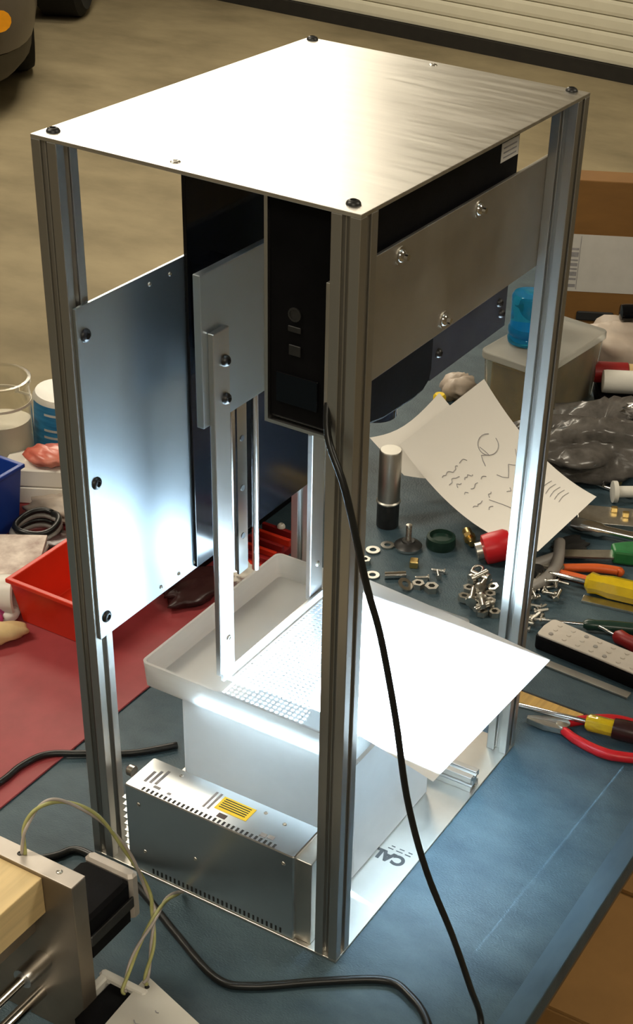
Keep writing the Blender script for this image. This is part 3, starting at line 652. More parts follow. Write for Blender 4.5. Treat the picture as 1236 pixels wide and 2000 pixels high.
for zq in (0.050, 0.062, 0.088):
    wl = MB(); vs = []
    for i in range(n_ + 1):
        a = math.radians(-140 + 110 * i / n_); vs += [(0.0427 * math.cos(a), 0.0427 * math.sin(a), zq), (0.0427 * math.cos(a), 0.0427 * math.sin(a), zq + 0.004)]
    wl.add(vs, [(2 * i, 2 * i + 2, 2 * i + 3, 2 * i + 1) for i in range(n_)]).build('print_line', 'label_white', t)
# small things on the red mat at the left edge
t = thing('mug', 'white mug lying on its side at the left edge of the mat', 'mug', (0.283, 0.705, 0.030), rot=(PI / 2 - 0.05, 0, RIGHT + PI / 2))
MB().lathe([(0.020, -0.035), (0.026, -0.030), (0.027, 0.035), (0.024, 0.037), (0.023, 0.033), (0.022, -0.028), (0, -0.029)], 24).build('body', 'white_plastic', t, smooth=2)
blob('cup', 'white_plastic', 'small rounded white cup between the mug and the red bin', 'cup', (0.282, 0.672, 0.003), (0.016, 0.012, 0.009), 12, amp=0.1)
blob('plastic_bag', 'pink', 'small crumpled pink bag at the left edge of the red mat', 'bag', (0.250, 0.690, 0.003), (0.03, 0.024, 0.014), 21, amp=0.4)
blob('glove', 'tan', 'pale tan leather glove finger on the red mat at the left edge', 'glove', (0.232, 0.656, 0.003), (0.045, 0.017, 0.013), 31, amp=0.15, rz=RIGHT + 0.4)

# ------------------------------------------------------------------ behind the machine
t = thing('tool_case', 'long black tool case standing behind the machine', 'case', (0.66, 0.60, 0.0))
MB().box(-0.15, 0.17, -0.065, 0.065, 0, 0.120, c=0.006).build('lower_shell', 'black_plastic', t)
MB().box(-0.15, 0.17, -0.065, 0.065, 0.1215, 0.185, c=0.006).build('lid', 'black_plastic', t)
MB().box(-0.02, 0.06, -0.078, -0.065, 0.10, 0.112, c=0.002).build('handle', 'black_rubber', t)
for x in (-0.09, 0.11): MB().box(x, x + 0.02, -0.068, -0.064, 0.105, 0.135, c=0.001).build('latch', 'dark_steel', t)
t = thing('slotted_tray', 'dark red slotted plastic tray seen behind the frosted tray', 'tray', (0.63, 0.487, 0.0))
MB().box(-0.085, 0.022, -0.028, 0.030, 0, 0.014, c=0.002).build('base', 'red_dark', t)
for i in range(6): MB().box(-0.080 + i * 0.018, -0.074 + i * 0.018, -0.028, 0.030, 0.014, 0.020 + 0.0012 * i).build('rib', 'red_dark' if i % 2 else 'red_plastic', t, bevel=0.0008)
button_screw('peg', 'white_plastic', t, (0.015, 0.0, 0.0265), r=0.006, h=0.006)
blob('crumpled_paper', 'white_box', 'little crumpled white paper beside the dark red slotted tray', 'paper', (0.535, 0.478, 0.0), (0.022, 0.014, 0.010), 41, amp=0.4, crumple=0.2)
blob('rag', 'brown_dark', 'dark oily rag lying on the bench behind the frosted tray', 'rag', (0.470, 0.510, 0.003), (0.05, 0.03, 0.010), 43, amp=0.25)

# ------------------------------------------------------------------ bench behind right: box, container, bottles
CBX = thing('cardboard_box', 'brown cardboard shipping box at the right behind the clear container', 'box', (1.595, 0.485, 0), RIGHT)
MB().box(0, 0.36, 0, 0.06, 0, 0.284).build('body', 'cardboard', CBX, bevel=0.002)
lb = MB().box(0.008, 0.140, -0.0006, 0, 0.074, 0.184).build('shipping_label', 'label_white', CBX); tag(lb, 'white shipping label')
bc = MB()
for q, (zq, hq) in enumerate(((0.082, 0.006), (0.096, 0.004), (0.104, 0.008), (0.116, 0.003), (0.123, 0.006), (0.133, 0.003), (0.141, 0.009), (0.154, 0.004))):
    bc.box(0.011, 0.026, -0.0009, -0.0006, zq, zq + hq)
bc.build('barcode', 'ink', lb)['kind'] = 'stuff'
MB().box(0.0275, 0.0285, -0.0009, -0.0006, 0.078, 0.181).build('label_rule', 'ink', lb)
MB().box(0.143, 0.20, -0.0006, 0, 0.082, 0.176).build('shipping_label', 'label_white', CBX)
MB().box(0.035, 0.105, -0.004, 0.0, 0.018, 0.036, c=0.002).build('hand_hole', 'dark_gasket', CBX)
ct = thing('food_container', 'clear plastic container of brown parts with a frosted lid', 'container', (1.268, 0.369, 0), math.radians(-6.3))
m_ = MB(); R_ = [rr(-0.100, 0.100, -0.052, 0.052, 0.012), rr(-0.106, 0.106, -0.058, 0.058, 0.014), rr(-0.103, 0.103, -0.055, 0.055, 0.012), rr(-0.097, 0.097, -0.049, 0.049, 0.010)]
zs = [0, 0.108, 0.108, 0.003]; k = len(R_[0]); vs = [(p[0], p[1], z) for r, z in zip(R_, zs) for p in r]; fs = [tuple(reversed(range(k))), tuple(range(3 * k, 4 * k))]
for r in range(3):
    for i in range(k): j = (i + 1) % k; fs.append((r * k + i, r * k + j, (r + 1) * k + j, (r + 1) * k + i))
m_.add(vs, fs).build('tub', 'tub_clear', ct, smooth=2)
MB().prism(rr(-0.095, 0.095, -0.047, 0.047, 0.010), 0.004, 0.098).build('contents', 'olive', ct)
m_ = MB(); m_.prism(rr(-0.110, 0.110, -0.062, 0.062, 0.016), 0.109, 0.122); m_.build('lid', 'lid_clear', ct, bevel=0.002, smooth=2)
bt = thing('blue_bottle', 'short clear blue plastic pot standing on the frosted container lid', 'bottle', (1.238, 0.392, 0.1225))
MB().lathe([(0.026, 0), (0.031, 0.003), (0.032, 0.010), (0.029, 0.015), (0.032, 0.020), (0.032, 0.028), (0.029, 0.034), (0.030, 0.070), (0.030, 0.082), (0.027, 0.086), (0, 0.087)], 28).build('body', 'blue_clear', bt, smooth=2)
MB().lathe([(0.023, 0.006), (0.024, 0.028), (0, 0.028)], 20).build('contents', mat('blue liquid', (0.0, 0.30, 0.62), 0.1, var=0.05), bt, smooth=2)
tag(MB().box(-0.02, 0.20, -0.03, 0.10, 0, 0.028, c=0.004).build('black_tray', 'black_plastic'), 'shallow black tray at the right edge carrying small bottles', 'tray')
o = bpy.data.objects['black_tray']; o.location = (1.330, 0.268, 0); o.rotation_euler = (0, 0, RIGHT)
def lying(name, label, cat, loc, rz, prof_parts, z):
    t = thing(name, label, cat, (loc[0], loc[1], z), rot=(0, PI / 2, rz))
    for nm, prof_, m in prof_parts: MB().lathe(prof_, 22).build(nm, m, t, smooth=2)
    return t
lying('pill_bottle', 'small white bottle lying on the black tray near the red one', 'bottle', (1.325, 0.282), RIGHT, (('body', [(0, 0), (0.019, 0.002), (0.020, 0.008), (0.020, 0.06), (0, 0.062)], 'white_plastic'), ('cap', [(0.015, 0.062), (0.0155, 0.078), (0, 0.078)], 'lid_clear')), 0.0485)
lying('red_can', 'dark red can lying behind the white bottle on the tray', 'can', (1.355, 0.310), RIGHT, (('body', [(0, 0), (0.018, 0.001), (0.0185, 0.004), (0.0185, 0.058), (0.016, 0.060), (0, 0.060)], 'red_dark'), ('end_cap', [(0.0165, 0.060), (0.0165, 0.076), (0, 0.076)], 'tan')), 0.0470)
blob('plastic_bag', 'bag_cream', 'pale glossy bag heaped behind the red can at the right edge', 'bag', (1.50, 0.295, 0.0), (0.085, 0.05, 0.045), 51, amp=0.35, rz=RIGHT)
lying('glass_tube', 'dark shiny tube lying on the pale bag at the right edge', 'tube', (1.475, 0.320), RIGHT + 0.12, (('body', [(0, 0), (0.014, 0.002), (0.015, 0.01), (0.015, 0.12), (0, 0.122)], 'black_gloss'),), 0.112)
blob('plastic_bag', 'bag_grey', 'large crumpled grey translucent bag at the right edge of the bench', 'bag', (1.145, 0.205, 0.0), (0.13, 0.075, 0.038), 61, amp=0.45, n=26, rz=RIGHT + 0.5, crumple=0.045)
blob('foil', 'steel', 'crumpled bright foil on the grey bag at the right edge', 'foil', (1.185, 0.140, 0.070), (0.035, 0.02, 0.016), 63, amp=0.5, rz=RIGHT, crumple=0.2)
blob('cloth', 'dark_gasket', 'black cloth bunched beside the grey bag and the container', 'cloth', (1.058, 0.272, 0.0), (0.025, 0.025, 0.016), 65, amp=0.5)
tag(MB().lathe([(0.011, 0), (0.011, 0.03), (0.008, 0.034), (0, 0.034)], 14, T(1.147, 0.499, 0)).build('bottle_cap', 'label_yellow', smooth=2), 'bright yellow cap beside the clear container', 'cap')
blob('bag', 'bag_cream', 'pale crumpled bag between the yellow cap and the clear container', 'bag', (1.22, 0.50, 0.0), (0.03, 0.025, 0.018), 67, amp=0.4)
# paper sheets
A_, B_, C_, D_ = Vector((0.822, 0.397, 0.11)), Vector((0.757, 0.136, 0.05)), Vector((0.964, 0.135, 0.04)), Vector((1.036, 0.369, 0.14))
def note(u, v, off=0.0):   # u along the long side, v across
    p = (A_ * (1 - u) + B_ * u) * (1 - v) + (D_ * (1 - u) + C_ * u) * v
    p.z -= 0.034 * 4 * u * (1 - u) * (0.75 + 0.25 * (1 - v)); p.z += off; return p
nt_ = thing('note_sheet', 'curved sheet of note paper with faint handwriting, propped behind the right post', 'paper', tuple(A_)); nt_.location = (0, 0, 0)
MB().grid(lambda u, v: note(u, v), 18, 10).build('page', 'paper_note', nt_, smooth=1)
def stroke(pts): return [note(u, v, 0.0006) for u, v in pts]
rnd = random.Random(4); ink = MB()
def word(u, v0, v1):
    pts = []; v = v0
    while v < v1: pts.append((u + rnd.uniform(-0.012, 0.012), v)); v += 0.018
    if len(pts) > 1: ink.tube(stroke(pts), 0.00055, 4, sub=2)
for (u, segs) in ((0.26, ((0.12, 0.30), (0.33, 0.42))), (0.30, ((0.12, 0.26),)), (0.34, ((0.16, 0.22), (0.26, 0.36))), (0.40, ((0.16, 0.20), (0.24, 0.34), (0.38, 0.44))), (0.50, ((0.12, 0.24), (0.30, 0.36))), (0.56, ((0.20, 0.26), (0.46, 0.52)))):
    for a, b in segs: word(u, a, b)
ink.tube(stroke([(0.28 + 0.06 * math.sin(a * PI / 8), 0.66 + 0.10 * math.cos(a * PI / 8)) for a in range(15)]), 0.0006, 4, sub=2)
ink.tube(stroke([(0.36, 0.50), (0.30, 0.54), (0.33, 0.60), (0.26, 0.58)]), 0.0006, 4, sub=2)
ink.tube(stroke([(0.44, 0.52), (0.50, 0.58), (0.44, 0.68), (0.48, 0.74), (0.40, 0.84)]), 0.0005, 4, sub=2)
ink.tube(stroke([(0.52, 0.28), (0.60, 0.33), (0.68, 0.36)]), 0.0005, 4, sub=2)
ink.tube(stroke([(0.60, 0.46), (0.63, 0.52), (0.58, 0.58)]), 0.0005, 4, sub=2)
for k in range(5): ink.tube(stroke([(0.70 + 0.035 * k, 0.70), (0.69 + 0.035 * k, 0.78), (0.70 + 0.035 * k, 0.86)]), 0.0004, 4, sub=2)
ink.build('handwriting', 'ink', nt_)['kind'] = 'stuff'
E_, F_, G_, H_ = Vector((0.849, 0.463, 0.09)), Vector((0.828, 0.390, 0.058)), Vector((0.95, 0.30, 0.060)), Vector((0.974, 0.414, 0.128))
def back(u, v):
    p = (E_ * (1 - u) + F_ * u) * (1 - v) + (H_ * (1 - u) + G_ * u) * v
    p.z -= 0.018 * math.sin(PI * v); return p
tag(MB().grid(back, 10, 10).build('paper_sheet', 'paper_note', smooth=1), 'blank curled paper sheet behind the handwritten note', 'paper')
# metal cylinder and levelling foot
t = thing('metal_cylinder', 'upright ridged aluminium cylinder standing beside the note paper', 'cylinder', (0.776, 0.386, 0))
MB().lathe([(0.016, 0), (0.0165, 0.001), (0.0165, 0.038), (0.0172, 0.040)], 28).build('base', 'dark_steel', t, smooth=2)
MB().lathe([(0.0180, 0.040), (0.0182, 0.042), (0.0165, 0.044), (0.0165, 0.123), (0.0150, 0.125), (0, 0.125)], 28).build('body', 'alu_dull', t, smooth=2)
t = thing('levelling_foot', 'black disc levelling foot with an upright threaded stud', 'foot', (0.735, 0.328, 0))
MB().lathe([(0.018, 0), (0.020, 0.003), (0.0205, 0.006)], 26).build('pad', 'steel', t, smooth=2)
MB().lathe([(0.0205, 0.006), (0.017, 0.009), (0.010, 0.012), (0.009, 0.014), (0, 0.014)], 26).build('disc', 'dark_steel', t, smooth=2)
MB().lathe([(0.0045, 0.014)] + [(0.0045 if q % 2 else 0.0040, 0.014 + 0.0012 * q) for q in range(1, 22)] + [(0, 0.040)], 14).build('stud', 'zinc', t, smooth=2)
# loose hardware
def washer(x, y, r, label, tilt=0.0, m='zinc', group='washers on the bench'):
    return tag(put(MB().ring(r, r * 0.48, 0.0022, 20).build('washer', m, smooth=2), x, y, 0.0005 + r * math.sin(abs(tilt)), (tilt, 0, 0)), label, 'washer', group)
def put(o, x, y, z, rot=(0, 0, 0)): o.location = (x, y, z); o.rotation_euler = rot; return o
washer(0.700, 0.366, 0.0105, 'bright flat washer nearest the front post on the dark bench')
washer(0.7235, 0.3555, 0.0100, 'flat washer just behind the brightest washer by the levelling foot')
washer(0.642, 0.333, 0.0100, 'flat washer beside the small shiny spacer tube')
washer(0.640, 0.280, 0.0110, 'tilted washer right beside the edge of the white sheet', 0.5)
def hexnut(r, h):
    pts = [(r * math.cos(k * PI / 3), r * math.sin(k * PI / 3)) for k in range(6)]
    vs = [(p[0], p[1], z) for z in (0, h) for p in pts] + [(0.5 * r * math.cos(k * PI / 3), 0.5 * r * math.sin(k * PI / 3), z) for z in (0, h) for k in range(6)]
    fs = []
    for k in range(6):
        j = (k + 1) % 6
        fs += [(k, j, 6 + j, 6 + k), (12 + j, 12 + k, 18 + k, 18 + j), (6 + k, 6 + j, 18 + j, 18 + k), (j, k, 12 + k, 12 + j)]
    return MB().add(vs, fs)
for (x, y, r, h, rz, lab) in ((0.665, 0.359, 0.0085, 0.008, 0.3, 'bright hex nut nearest the front post'), (0.653, 0.266, 0.009, 0.008, 0.8, 'dull hex nut touching the tilted washer'),
                              (0.655, 0.246, 0.010, 0.009, 0.1, 'shiny hex nut right of the tilted washer')):
    tag(put(hexnut(r, h).build('hex_nut', 'zinc'), x, y, 0, (0, 0, rz)), lab, 'nut', 'nuts on the bench')
tag(put(MB().lathe([(0.0052, 0), (0.0052, 0.030), (0.003, 0.030), (0.003, 0.004), (0, 0.004)], 16).build('spacer_tube', 'steel', smooth=2), 0.646, 0.316, 0.0055, (0, PI / 2, RIGHT + 0.15)), 'short polished spacer tube lying by the white sheet', 'spacer')
tag(put(MB().box(-0.007, 0.007, -0.006, 0.006, 0, 0.011, c=0.0012).build('square_nut', 'brass'), 0.697, 0.297, 0, (0, 0, 0.4)), 'small square nut in front of the levelling foot', 'nut')
def screw_mesh(l, r):
    return MB().lathe([(0, 0), (r * 1.9, 0.0005), (r * 1.9, r * 1.1), (r, r * 1.2)] + [(r if q % 2 else r * 0.85, r * 1.2 + (l - r * 1.2) * q / 14) for q in range(1, 15)] + [(0, l)], 10)
sm = screw_mesh(0.020, 0.0022).build('screw', 'zinc', smooth=2)
def loose(o, x, y, z, rz, tilt, label, group):
    o.location = (x, y, z); o.rotation_euler = (0, PI / 2 - tilt, rz); return tag(o, label, 'screw', group)
loose(sm, 0.678, 0.262, 0.0043, 2.2, 0.0, 'loose small screw lying right of the square nut', 'loose screws')
for (x, y, rz, lab) in ((0.684, 0.250, 0.6, 'loose small screw nearest the dark green lid'), (0.704, 0.250, 1.9, 'loose small screw between the green lid and the nut pile')):
    o = sm.copy(); COL.objects.link(o); loose(o, x, y, 0.0043, rz, 0.0, lab, 'loose screws')
t = tag(MB().lathe([(0.021, 0), (0.022, 0.004), (0.021, 0.016), (0.017, 0.018), (0.016, 0.012), (0, 0.012)], 26, T(0.768, 0.292, 0)).build('green_lid', 'green_dark', smooth=2), 'dark green round lid lying behind the loose screws', 'lid')
br_ = thing('hose_fitting', 'brass hose fitting lying in front of the note paper', 'fitting', (0.800, 0.262, 0.008), rot=(0, PI / 2, 0.7))
MB().lathe([(0.005, -0.018), (0.006, -0.016), (0.005, -0.006)], 16).build('barb', 'brass', br_, smooth=2)
MB().prism([(0.009 * math.cos(k * PI / 3), 0.009 * math.sin(k * PI / 3)) for k in range(6)], -0.006, 0.004).build('hex', 'brass', br_)
MB().lathe([(0.007, 0.004), (0.007, 0.018), (0, 0.018)], 16).build('thread', 'brass', br_, smooth=2)
t = thing('pipe_plug', 'round red plug with a metal collar beside the right post', 'plug', (0.778, 0.206, 0.0235), rot=(0, PI / 2 - 0.25, -0.9))
MB().lathe([(0.010, -0.024), (0.0215, -0.020), (0.0225, -0.010), (0.0225, 0.012), (0.019, 0.018), (0, 0.021)], 28).build('cap', 'red_grip', t, smooth=2)
MB().lathe([(0.013, -0.032), (0.013, -0.023), (0, -0.023)], 22).build('collar', 'zinc', t, smooth=2)
# glinting fitting and pile of nuts and bolts by the right post
cl = thing('wire_clip', 'small pale metal clip lying in front of the red plug', 'clip', (0.728, 0.214, 0))
MB().tube([(-0.014, -0.005, 0.004), (0, 0.006, 0.005), (0.012, 0.004, 0.006), (0.014, -0.004, 0.004), (-0.006, -0.008, 0.003)], 0.0022, 7).build('wire', 'zinc', cl, smooth=1)
rnd = random.Random(11); nutm = hexnut(0.0085, 0.008).build('hex_nut', 'zinc'); boltm = screw_mesh(0.030, 0.0042).build('bolt', 'zinc', smooth=2)
first_n = first_b = True
NP = [(0.700, 0.205), (0.712, 0.190), (0.692, 0.188), (0.678, 0.200), (0.668, 0.185), (0.684, 0.170), (0.655, 0.196), (0.652, 0.176), (0.668, 0.162), (0.700, 0.172), (0.640, 0.160), (0.648, 0.145)]
for i, (x, y) in enumerate(NP):
    o = nutm if first_n else nutm.copy()
    if not first_n: COL.objects.link(o)
    first_n = False
    put(o, x, y, 0.0006 if i % 3 else 0.003, (rnd.uniform(-0.3, 0.3) if i % 3 == 0 else 0, 0, rnd.uniform(0, 1)))
    tag(o, 'one of the dull hex nuts piled in front of the right post', 'nut', 'nuts piled in front of the right post')
for i, (x, y) in enumerate([(0.690, 0.205), (0.660, 0.172), (0.676, 0.184), (0.640, 0.178), (0.705, 0.183), (0.655, 0.155)]):
    o = boltm if first_b else boltm.copy()
    if not first_b: COL.objects.link(o)
    first_b = False
    o.location = (x, y, 0.014); o.rotation_euler = (0, PI / 2 - rnd.uniform(0, 0.2), rnd.uniform(0, 6))
    tag(o, 'one of the short steel bolts lying on the pile of hex nuts', 'bolt', 'bolts on the pile of nuts')
for i in range(42):
    f_ = i / 41; x = 0.636 + 0.125 * f_ + rnd.uniform(-0.014, 0.014); y = 0.098 + 0.012 * f_ + rnd.uniform(-0.022, 0.022)
    if x < 0.664: y = max(y, 0.083)
    o = sm.copy(); COL.objects.link(o); loose(o, x, y, 0.0043 + 0.004 * (i % 3), rnd.uniform(0, 6.2), rnd.uniform(0.0, 0.25) * (i % 3 > 0), 'one of the many small screws strewn behind the remote control', 'small screws strewn behind the remote')

# ------------------------------------------------------------------ hand tools
def driver(name, label, tip, end, z, shaft_r, parts, shaft_m='steel', s_len=None):
    d = Vector((end[0] - tip[0], end[1] - tip[1], 0)); L = d.length
    t = thing(name, label, 'screwdriver', (tip[0], tip[1], z), rot=(0, PI / 2, math.atan2(d.y, d.x)))
    MB().lathe([(0, 0), (shaft_r, 0.004), (shaft_r, s_len), (0, s_len)], 12).build('shaft', shaft_m, t, smooth=2)
    for nm, prof_, m, n in parts: MB().lathe([(r, s_len + q) for r, q in prof_], n).build(nm, m, t, smooth=2)
    return t
hand = lambda r, l: [(r * 0.55, 0), (r * 0.95, 0.006), (r * 0.85, 0.018), (r, 0.035), (r, l - 0.012), (r * 0.8, l - 0.002), (0, l)]
driver('screwdriver', 'screwdriver with yellow collar and dark handle beside the red pliers', (0.466, 0.025), (0.493, -0.119), 0.016, 0.0032,
       (('collar', [(0.008, 0), (0.011, 0.004), (0.0105, 0.034), (0, 0.034)], 'yellow_clear', 8), ('handle', [(0.0125, 0.034), (0.0135, 0.045), (0.0135, 0.10), (0.010, 0.108), (0, 0.110)], 'brown_dark', 10)), s_len=0.088)
driver('screwdriver', 'slim screwdriver with a dark green handle above the remote control', (0.656, 0.092), (0.702, -0.013), 0.010, 0.0020,
       (('handle', hand(0.0085, 0.11), 'green_dark', 12),), s_len=0.068)
driver('screwdriver', 'screwdriver with a fluted clear yellow handle at the right edge', (0.763, 0.121), (0.781, 0.010), 0.0175, 0.0030,
       (('handle', hand(0.0165, 0.12), 'yellow_clear', 8),), s_len=0.056)
driver('screwdriver', 'dark red handled screwdriver behind the remote control at the right edge', (0.690, 0.022), (0.674, -0.046), 0.012, 0.0022,
       (('handle', hand(0.0110, 0.10), 'red_dark', 10),), s_len=0.040)
t = thing('putty_knife', 'grey bladed knife with a green handle at the right edge', 'knife', (0.830, 0.130, 0.010), heading((0.830, 0.130), (0.885, 0.045)))
MB().prism([(0, -0.010), (0.075, -0.014), (0.082, -0.006), (0.082, 0.008), (0, 0.008)], 0.0, 0.003).build('blade', 'zinc', t)
MB().prism([(0.074, -0.013), (0.10, -0.019), (0.18, -0.016), (0.18, 0.016), (0.10, 0.017), (0.074, 0.011)], -0.008, 0.014).build('handle', 'green_grip', t, bevel=0.004)
def pliers(name, label, piv, ang, z, grip, spread, ln, jaw=0.045):
    t = thing(name, label, 'pliers', (piv[0], piv[1], z), ang)
    for s_ in (-1, 1):
        MB().prism([(0.006, s_ * 0.001), (0.004, s_ * 0.011), (-jaw * 0.5, s_ * 0.010), (-jaw, s_ * 0.003), (-jaw, s_ * 0.0006)], -0.0045, 0.0045).build('jaw', 'zinc', t, bevel=0.001)
        MB().tube([(0.002, s_ * 0.007, 0), (0.022, s_ * spread * 0.62, 0), (0.055, s_ * spread, 0), (0.085, s_ * spread * 0.98, 0), (ln, s_ * spread * 0.7, 0)], [0.0055, 0.0062, 0.0068, 0.0066, 0.006], 10).build('handle', grip, t, smooth=1)
    MB().lathe([(0.0085, -0.006), (0.0085, 0.006), (0, 0.0065)], 16).build('pivot', 'zinc', t, smooth=2)
    return t
pliers('pliers', 'red handled cutting pliers on the blue bench at the right edge', (0.468, -0.038), heading((0.470, -0.045), (0.492, -0.135)), 0.0075, 'red_grip', 0.034, 0.13)
pliers('pliers', 'orange handled pliers lying under the yellow screwdriver handle', (0.792, 0.116), heading((0.792, 0.116), (0.815, 0.050)), 0.008, 'orange_grip', 0.019, 0.085, jaw=0.03)
t = thing('clamp', 'grey plastic clamp leaning behind the right post', 'clamp', (0.785, 0.125, 0.0))
MB().tube([(-0.060, 0.006, 0.008), (-0.025, -0.006, 0.010), (0.012, -0.004, 0.014), (0.055, 0.012, 0.024)], [0.007, 0.009, 0.009, 0.008], 10).build('jaw', 'grey_plastic', t, smooth=1)
MB().tube([(-0.02, 0.030, 0.008), (0.005, 0.020, 0.010), (0.03, 0.004, 0.014)], [0.008, 0.009, 0.008], 10).build('jaw', 'grey_plastic', t, smooth=1)
MB().lathe([(0.010, 0), (0.010, 0.012), (0.005, 0.012), (0, 0.010)], 18, T(-0.022, 0.012, 0.008)).build('pivot', 'dark_steel', t, smooth=2)
t = thing('ratchet_extension', 'long chrome socket extension lying behind the green handled knife', 'tool', (0.914, 0.152, 0.0125), rot=(0, PI / 2, heading((0.898, 0.144), (0.913, 0.052))))
MB().lathe([(0, 0), (0.0105, 0.002), (0.0115, 0.01), (0.0115, 0.045), (0.008, 0.052), (0.0075, 0.16), (0, 0.16)], 20).build('body', 'steel', t, smooth=2)
t = thing('machined_plate', 'dull metal plate with bright fittings at the right edge', 'plate', (0.97, 0.105, 0.0), -1.15)
MB().box(-0.055, 0.08, -0.022, 0.030, 0, 0.012).build('plate', 'zinc', t, bevel=0.001)
for (x, y) in ((-0.005, 0.012), (0.012, 0.000), (0.03, 0.018)): MB().box(x, x + 0.010, y, y + 0.008, 0.012, 0.020, c=0.001).build('block', 'brass', t)
for (p, q, r, z, lab) in (((1.108, 0.242), (1.120, 0.160), 0.0030, 0.004, 'thin brass coloured rod lying furthest back on the bench'), ((1.090, 0.229), (1.084, 0.140), 0.0045, 0.006, 'thicker bright rod lying in front of the thin brass rod'),
                          ((1.064, 0.196), (1.059, 0.115), 0.0035, 0.004, 'pale rod lying nearest the white spool')):
    d = Vector((q[0] - p[0], q[1] - p[1], 0)); tag(put(MB().lathe([(0, 0), (r, 0.001), (r, d.length), (0, d.length + 0.001)], 12).build('rod', 'brass' if 'brass' in lab else 'steel', smooth=2), p[0], p[1], z, (0, PI / 2, math.atan2(d.y, d.x))), lab, 'rod')
lying('spool', 'small white plastic spool at the right edge beyond the pale rod', 'spool', (1.030, 0.135), RIGHT + 0.1, (('body', [(0, 0), (0.017, 0.001), (0.017, 0.008), (0.009, 0.010), (0.009, 0.04), (0.017, 0.042), (0.017, 0.05), (0, 0.051)], 'white_plastic'),), 0.0175)
t = thing('file', 'flat dull metal file lying under the yellow screwdriver', 'file', (0.752, 0.060, 0.0), heading((0.755, 0.052), (0.766, -0.01)))
MB().box(0, 0.15, -0.008, 0.008, 0.0, 0.004).build('blade', 'zinc', t, bevel=0.0006)
MB().lathe([(0.004, 0), (0.0075, 0.01), (0.0075, 0.05), (0, 0.055)], 12, T(0.15, 0, 0.0078) @ RY(PI / 2)).build('handle', 'dark_steel', t, smooth=2)
blob('cloth', 'dark_gasket', 'black rag under the green handled knife and chrome extension', 'rag', (0.866, 0.130, 0.0), (0.03, 0.022, 0.004), 71, amp=0.3)
# remote control
t = thing('remote_control', 'black remote control with a pale button face at the right edge', 'remote', (0.632, 0.066, 0), heading((0.632, 0.066), (0.617, -0.085)))
rp = [(0.0, -0.020), (0.004, -0.0235), (0.045, -0.0225), (0.085, -0.0215), (0.16, -0.022), (0.166, -0.015), (0.166, 0.015), (0.16, 0.022), (0.085, 0.0215), (0.045, 0.0225), (0.004, 0.0235), (0.0, 0.020), (-0.002, 0.0)]
MB().prism(rp, 0, 0.021).build('case', 'black_plastic', t, bevel=0.003)
MB().prism([(x * 0.97 + 0.002, y * 0.95) for x, y in rp], 0.021, 0.0242).build('face', 'remote_face', t, bevel=0.0015)
for i in range(7):
    for j in range(3):
        MB().lathe([(0.0032, 0), (0.003, 0.001), (0, 0.0012)], 10, T(0.018 + 0.02 * i, -0.012 + 0.012 * j, 0.0242)).build('button', 'grey_plastic' if (i + j) % 4 == 0 else 'remote_face', t)
t = thing('metal_strip', 'flat pale metal strip lying beside the remote control', 'strip', (0.586, 0.055, 0), heading((0.585, 0.032), (0.579, -0.079)))
MB().box(0, 0.136, -0.0065, 0.0065, 0, 0.003).build('bar', 'alu_dull', t, bevel=0.0004)
t = thing('wooden_stick', 'flat varnished yellow wooden stick under the screwdriver shaft', 'stick', (0.500, 0.070, 0), heading((0.500, 0.07), (0.499, -0.03)))
MB().box(0, 0.118, -0.011, 0.011, 0, 0.0035).build('stick', 'wood_stick', t, bevel=0.0006)
MB().box(0, 0.15, 0.0115, 0.0145, 0, 0.003).build('dark_edge', 'dark_steel', t)

# ------------------------------------------------------------------ carton under the bench
t = thing('floor_carton', 'brown carton on the floor below the right edge of the bench', 'carton', (0, 0, FZ))
MB().box(0.490, 1.10, -0.62, 0.12, 0, 0.395).build('body', 'cardboard_floor', t, bevel=0.002)
MB().box(0.492, 0.752, -0.618, 0.118, 0.396, 0.401).build('flap', 'cardboard_floor', t)
MB().box(0.762, 1.098, -0.618, 0.118, 0.398, 0.404).build('flap', 'cardboard_floor', t)

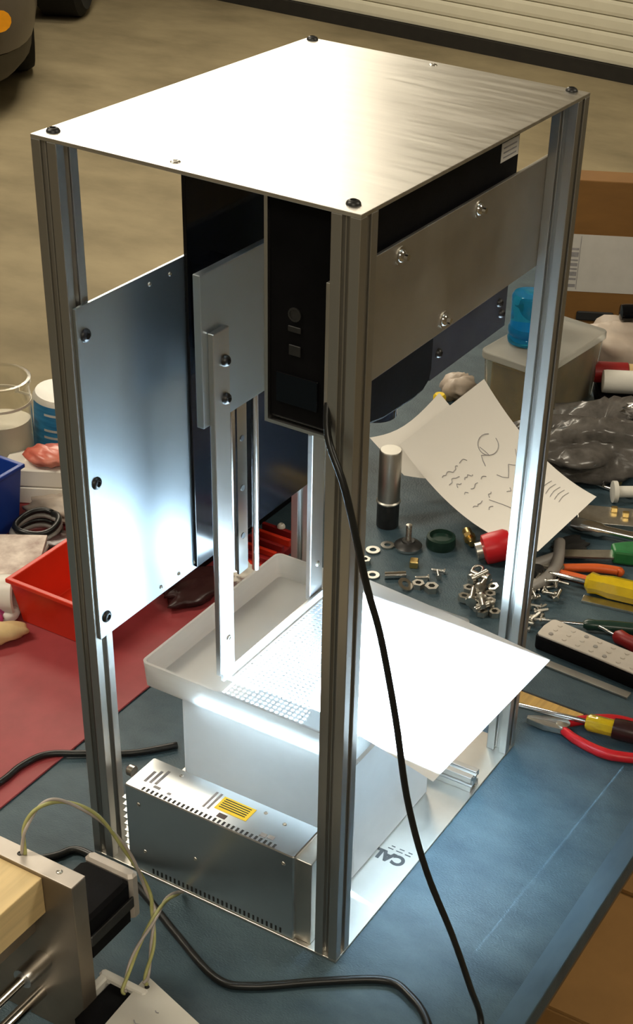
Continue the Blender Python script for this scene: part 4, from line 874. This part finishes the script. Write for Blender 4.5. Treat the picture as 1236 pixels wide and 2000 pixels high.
# ------------------------------------------------------------------ car in the far corner
CH = math.atan2(-0.714, -0.70)
car = thing('car', 'parked grey brown car, its bumper corner at the upper left edge', 'car', (5.105, 6.065, FZ), CH)
def plan(sx, sy, n=5.0, k=44, xo=0):
    out = []
    for i in range(k):
        a = 2 * PI * i / k; c, s_ = math.cos(a), math.sin(a)
        out.append((xo + sx * abs(c) ** (2 / n) * (1 if c >= 0 else -1), sy * abs(s_) ** (2 / n) * (1 if s_ >= 0 else -1)))
    return out
def loft(levels, k=44):
    vs = [(p[0], p[1], z) for pl, z in levels for p in pl]; fs = [tuple(reversed(range(k))), tuple(range((len(levels) - 1) * k, len(levels) * k))]
    for r in range(len(levels) - 1):
        for i in range(k): j = (i + 1) % k; fs.append((r * k + i, r * k + j, (r + 1) * k + j, (r + 1) * k + i))
    return MB().add(vs, fs)
loft([(plan(2.02, 0.76), 0.16), (plan(2.08, 0.81), 0.22), (plan(2.10, 0.82), 0.30)]).build('bumper_lip', 'car_trim', car, smooth=2)
loft([(plan(2.10, 0.83), 0.305), (plan(2.12, 0.85), 0.40), (plan(2.12, 0.855), 0.58), (plan(2.06, 0.85), 0.74), (plan(1.95, 0.82), 0.86), (plan(1.80, 0.76), 0.92)]).build('body', 'car', car, smooth=2)
loft([(plan(1.25, 0.74, xo=-0.3), 0.92), (plan(1.0, 0.66, xo=-0.3), 1.2), (plan(0.75, 0.58, xo=-0.3), 1.40)]).build('cabin', 'glass_dark', car, smooth=2)
loft([(plan(0.80, 0.60, xo=-0.3), 1.40), (plan(0.70, 0.52, xo=-0.3), 1.45)]).build('roof', 'car', car, smooth=2)
for s_ in (-1, 1):
    MB().lathe([(0.0, -0.012), (0.035, -0.010), (0.045, 0.0), (0.0, 0.0)], 14, T(2.075, s_ * 0.62, 0.46) @ RZ(s_ * 0.40) @ RY(PI / 2) @ Matrix.Scale(1.2, 4, Vector((0, 1, 0)))).build('side_marker', 'amber', car, smooth=2)
for sx in (1.05, -1.15):
    for s_ in (-1, 1):
        wh = empty('wheel', (sx, s_ * 0.70, 0.31)); wh.parent = car
        MB().lathe([(0.20, -0.1), (0.29, -0.105), (0.31, -0.07), (0.31, 0.07), (0.29, 0.105), (0.20, 0.1)], 28, RX(PI / 2)).build('tyre', 'tyre', wh, smooth=2)
        MB().lathe([(0.20, -0.06), (0.20, 0.06), (0, 0.05)], 20, RX(PI / 2)).build('hub', 'hub', wh, smooth=2)

t = thing('tyre', 'black tyre standing on the garage floor beyond the car bumper', 'tyre', (5.92, 5.36, FZ + 0.31), RIGHT)
MB().lathe([(0.19, -0.10), (0.27, -0.13), (0.31, -0.10), (0.31, 0.10), (0.27, 0.13), (0.19, 0.10)], 32, RY(PI / 2)).build('tread', 'tyre', t, smooth=2)
MB().lathe([(0.19, -0.07), (0.19, 0.07), (0, 0.06)], 20, RY(PI / 2)).build('hub', 'hub', t, smooth=2)
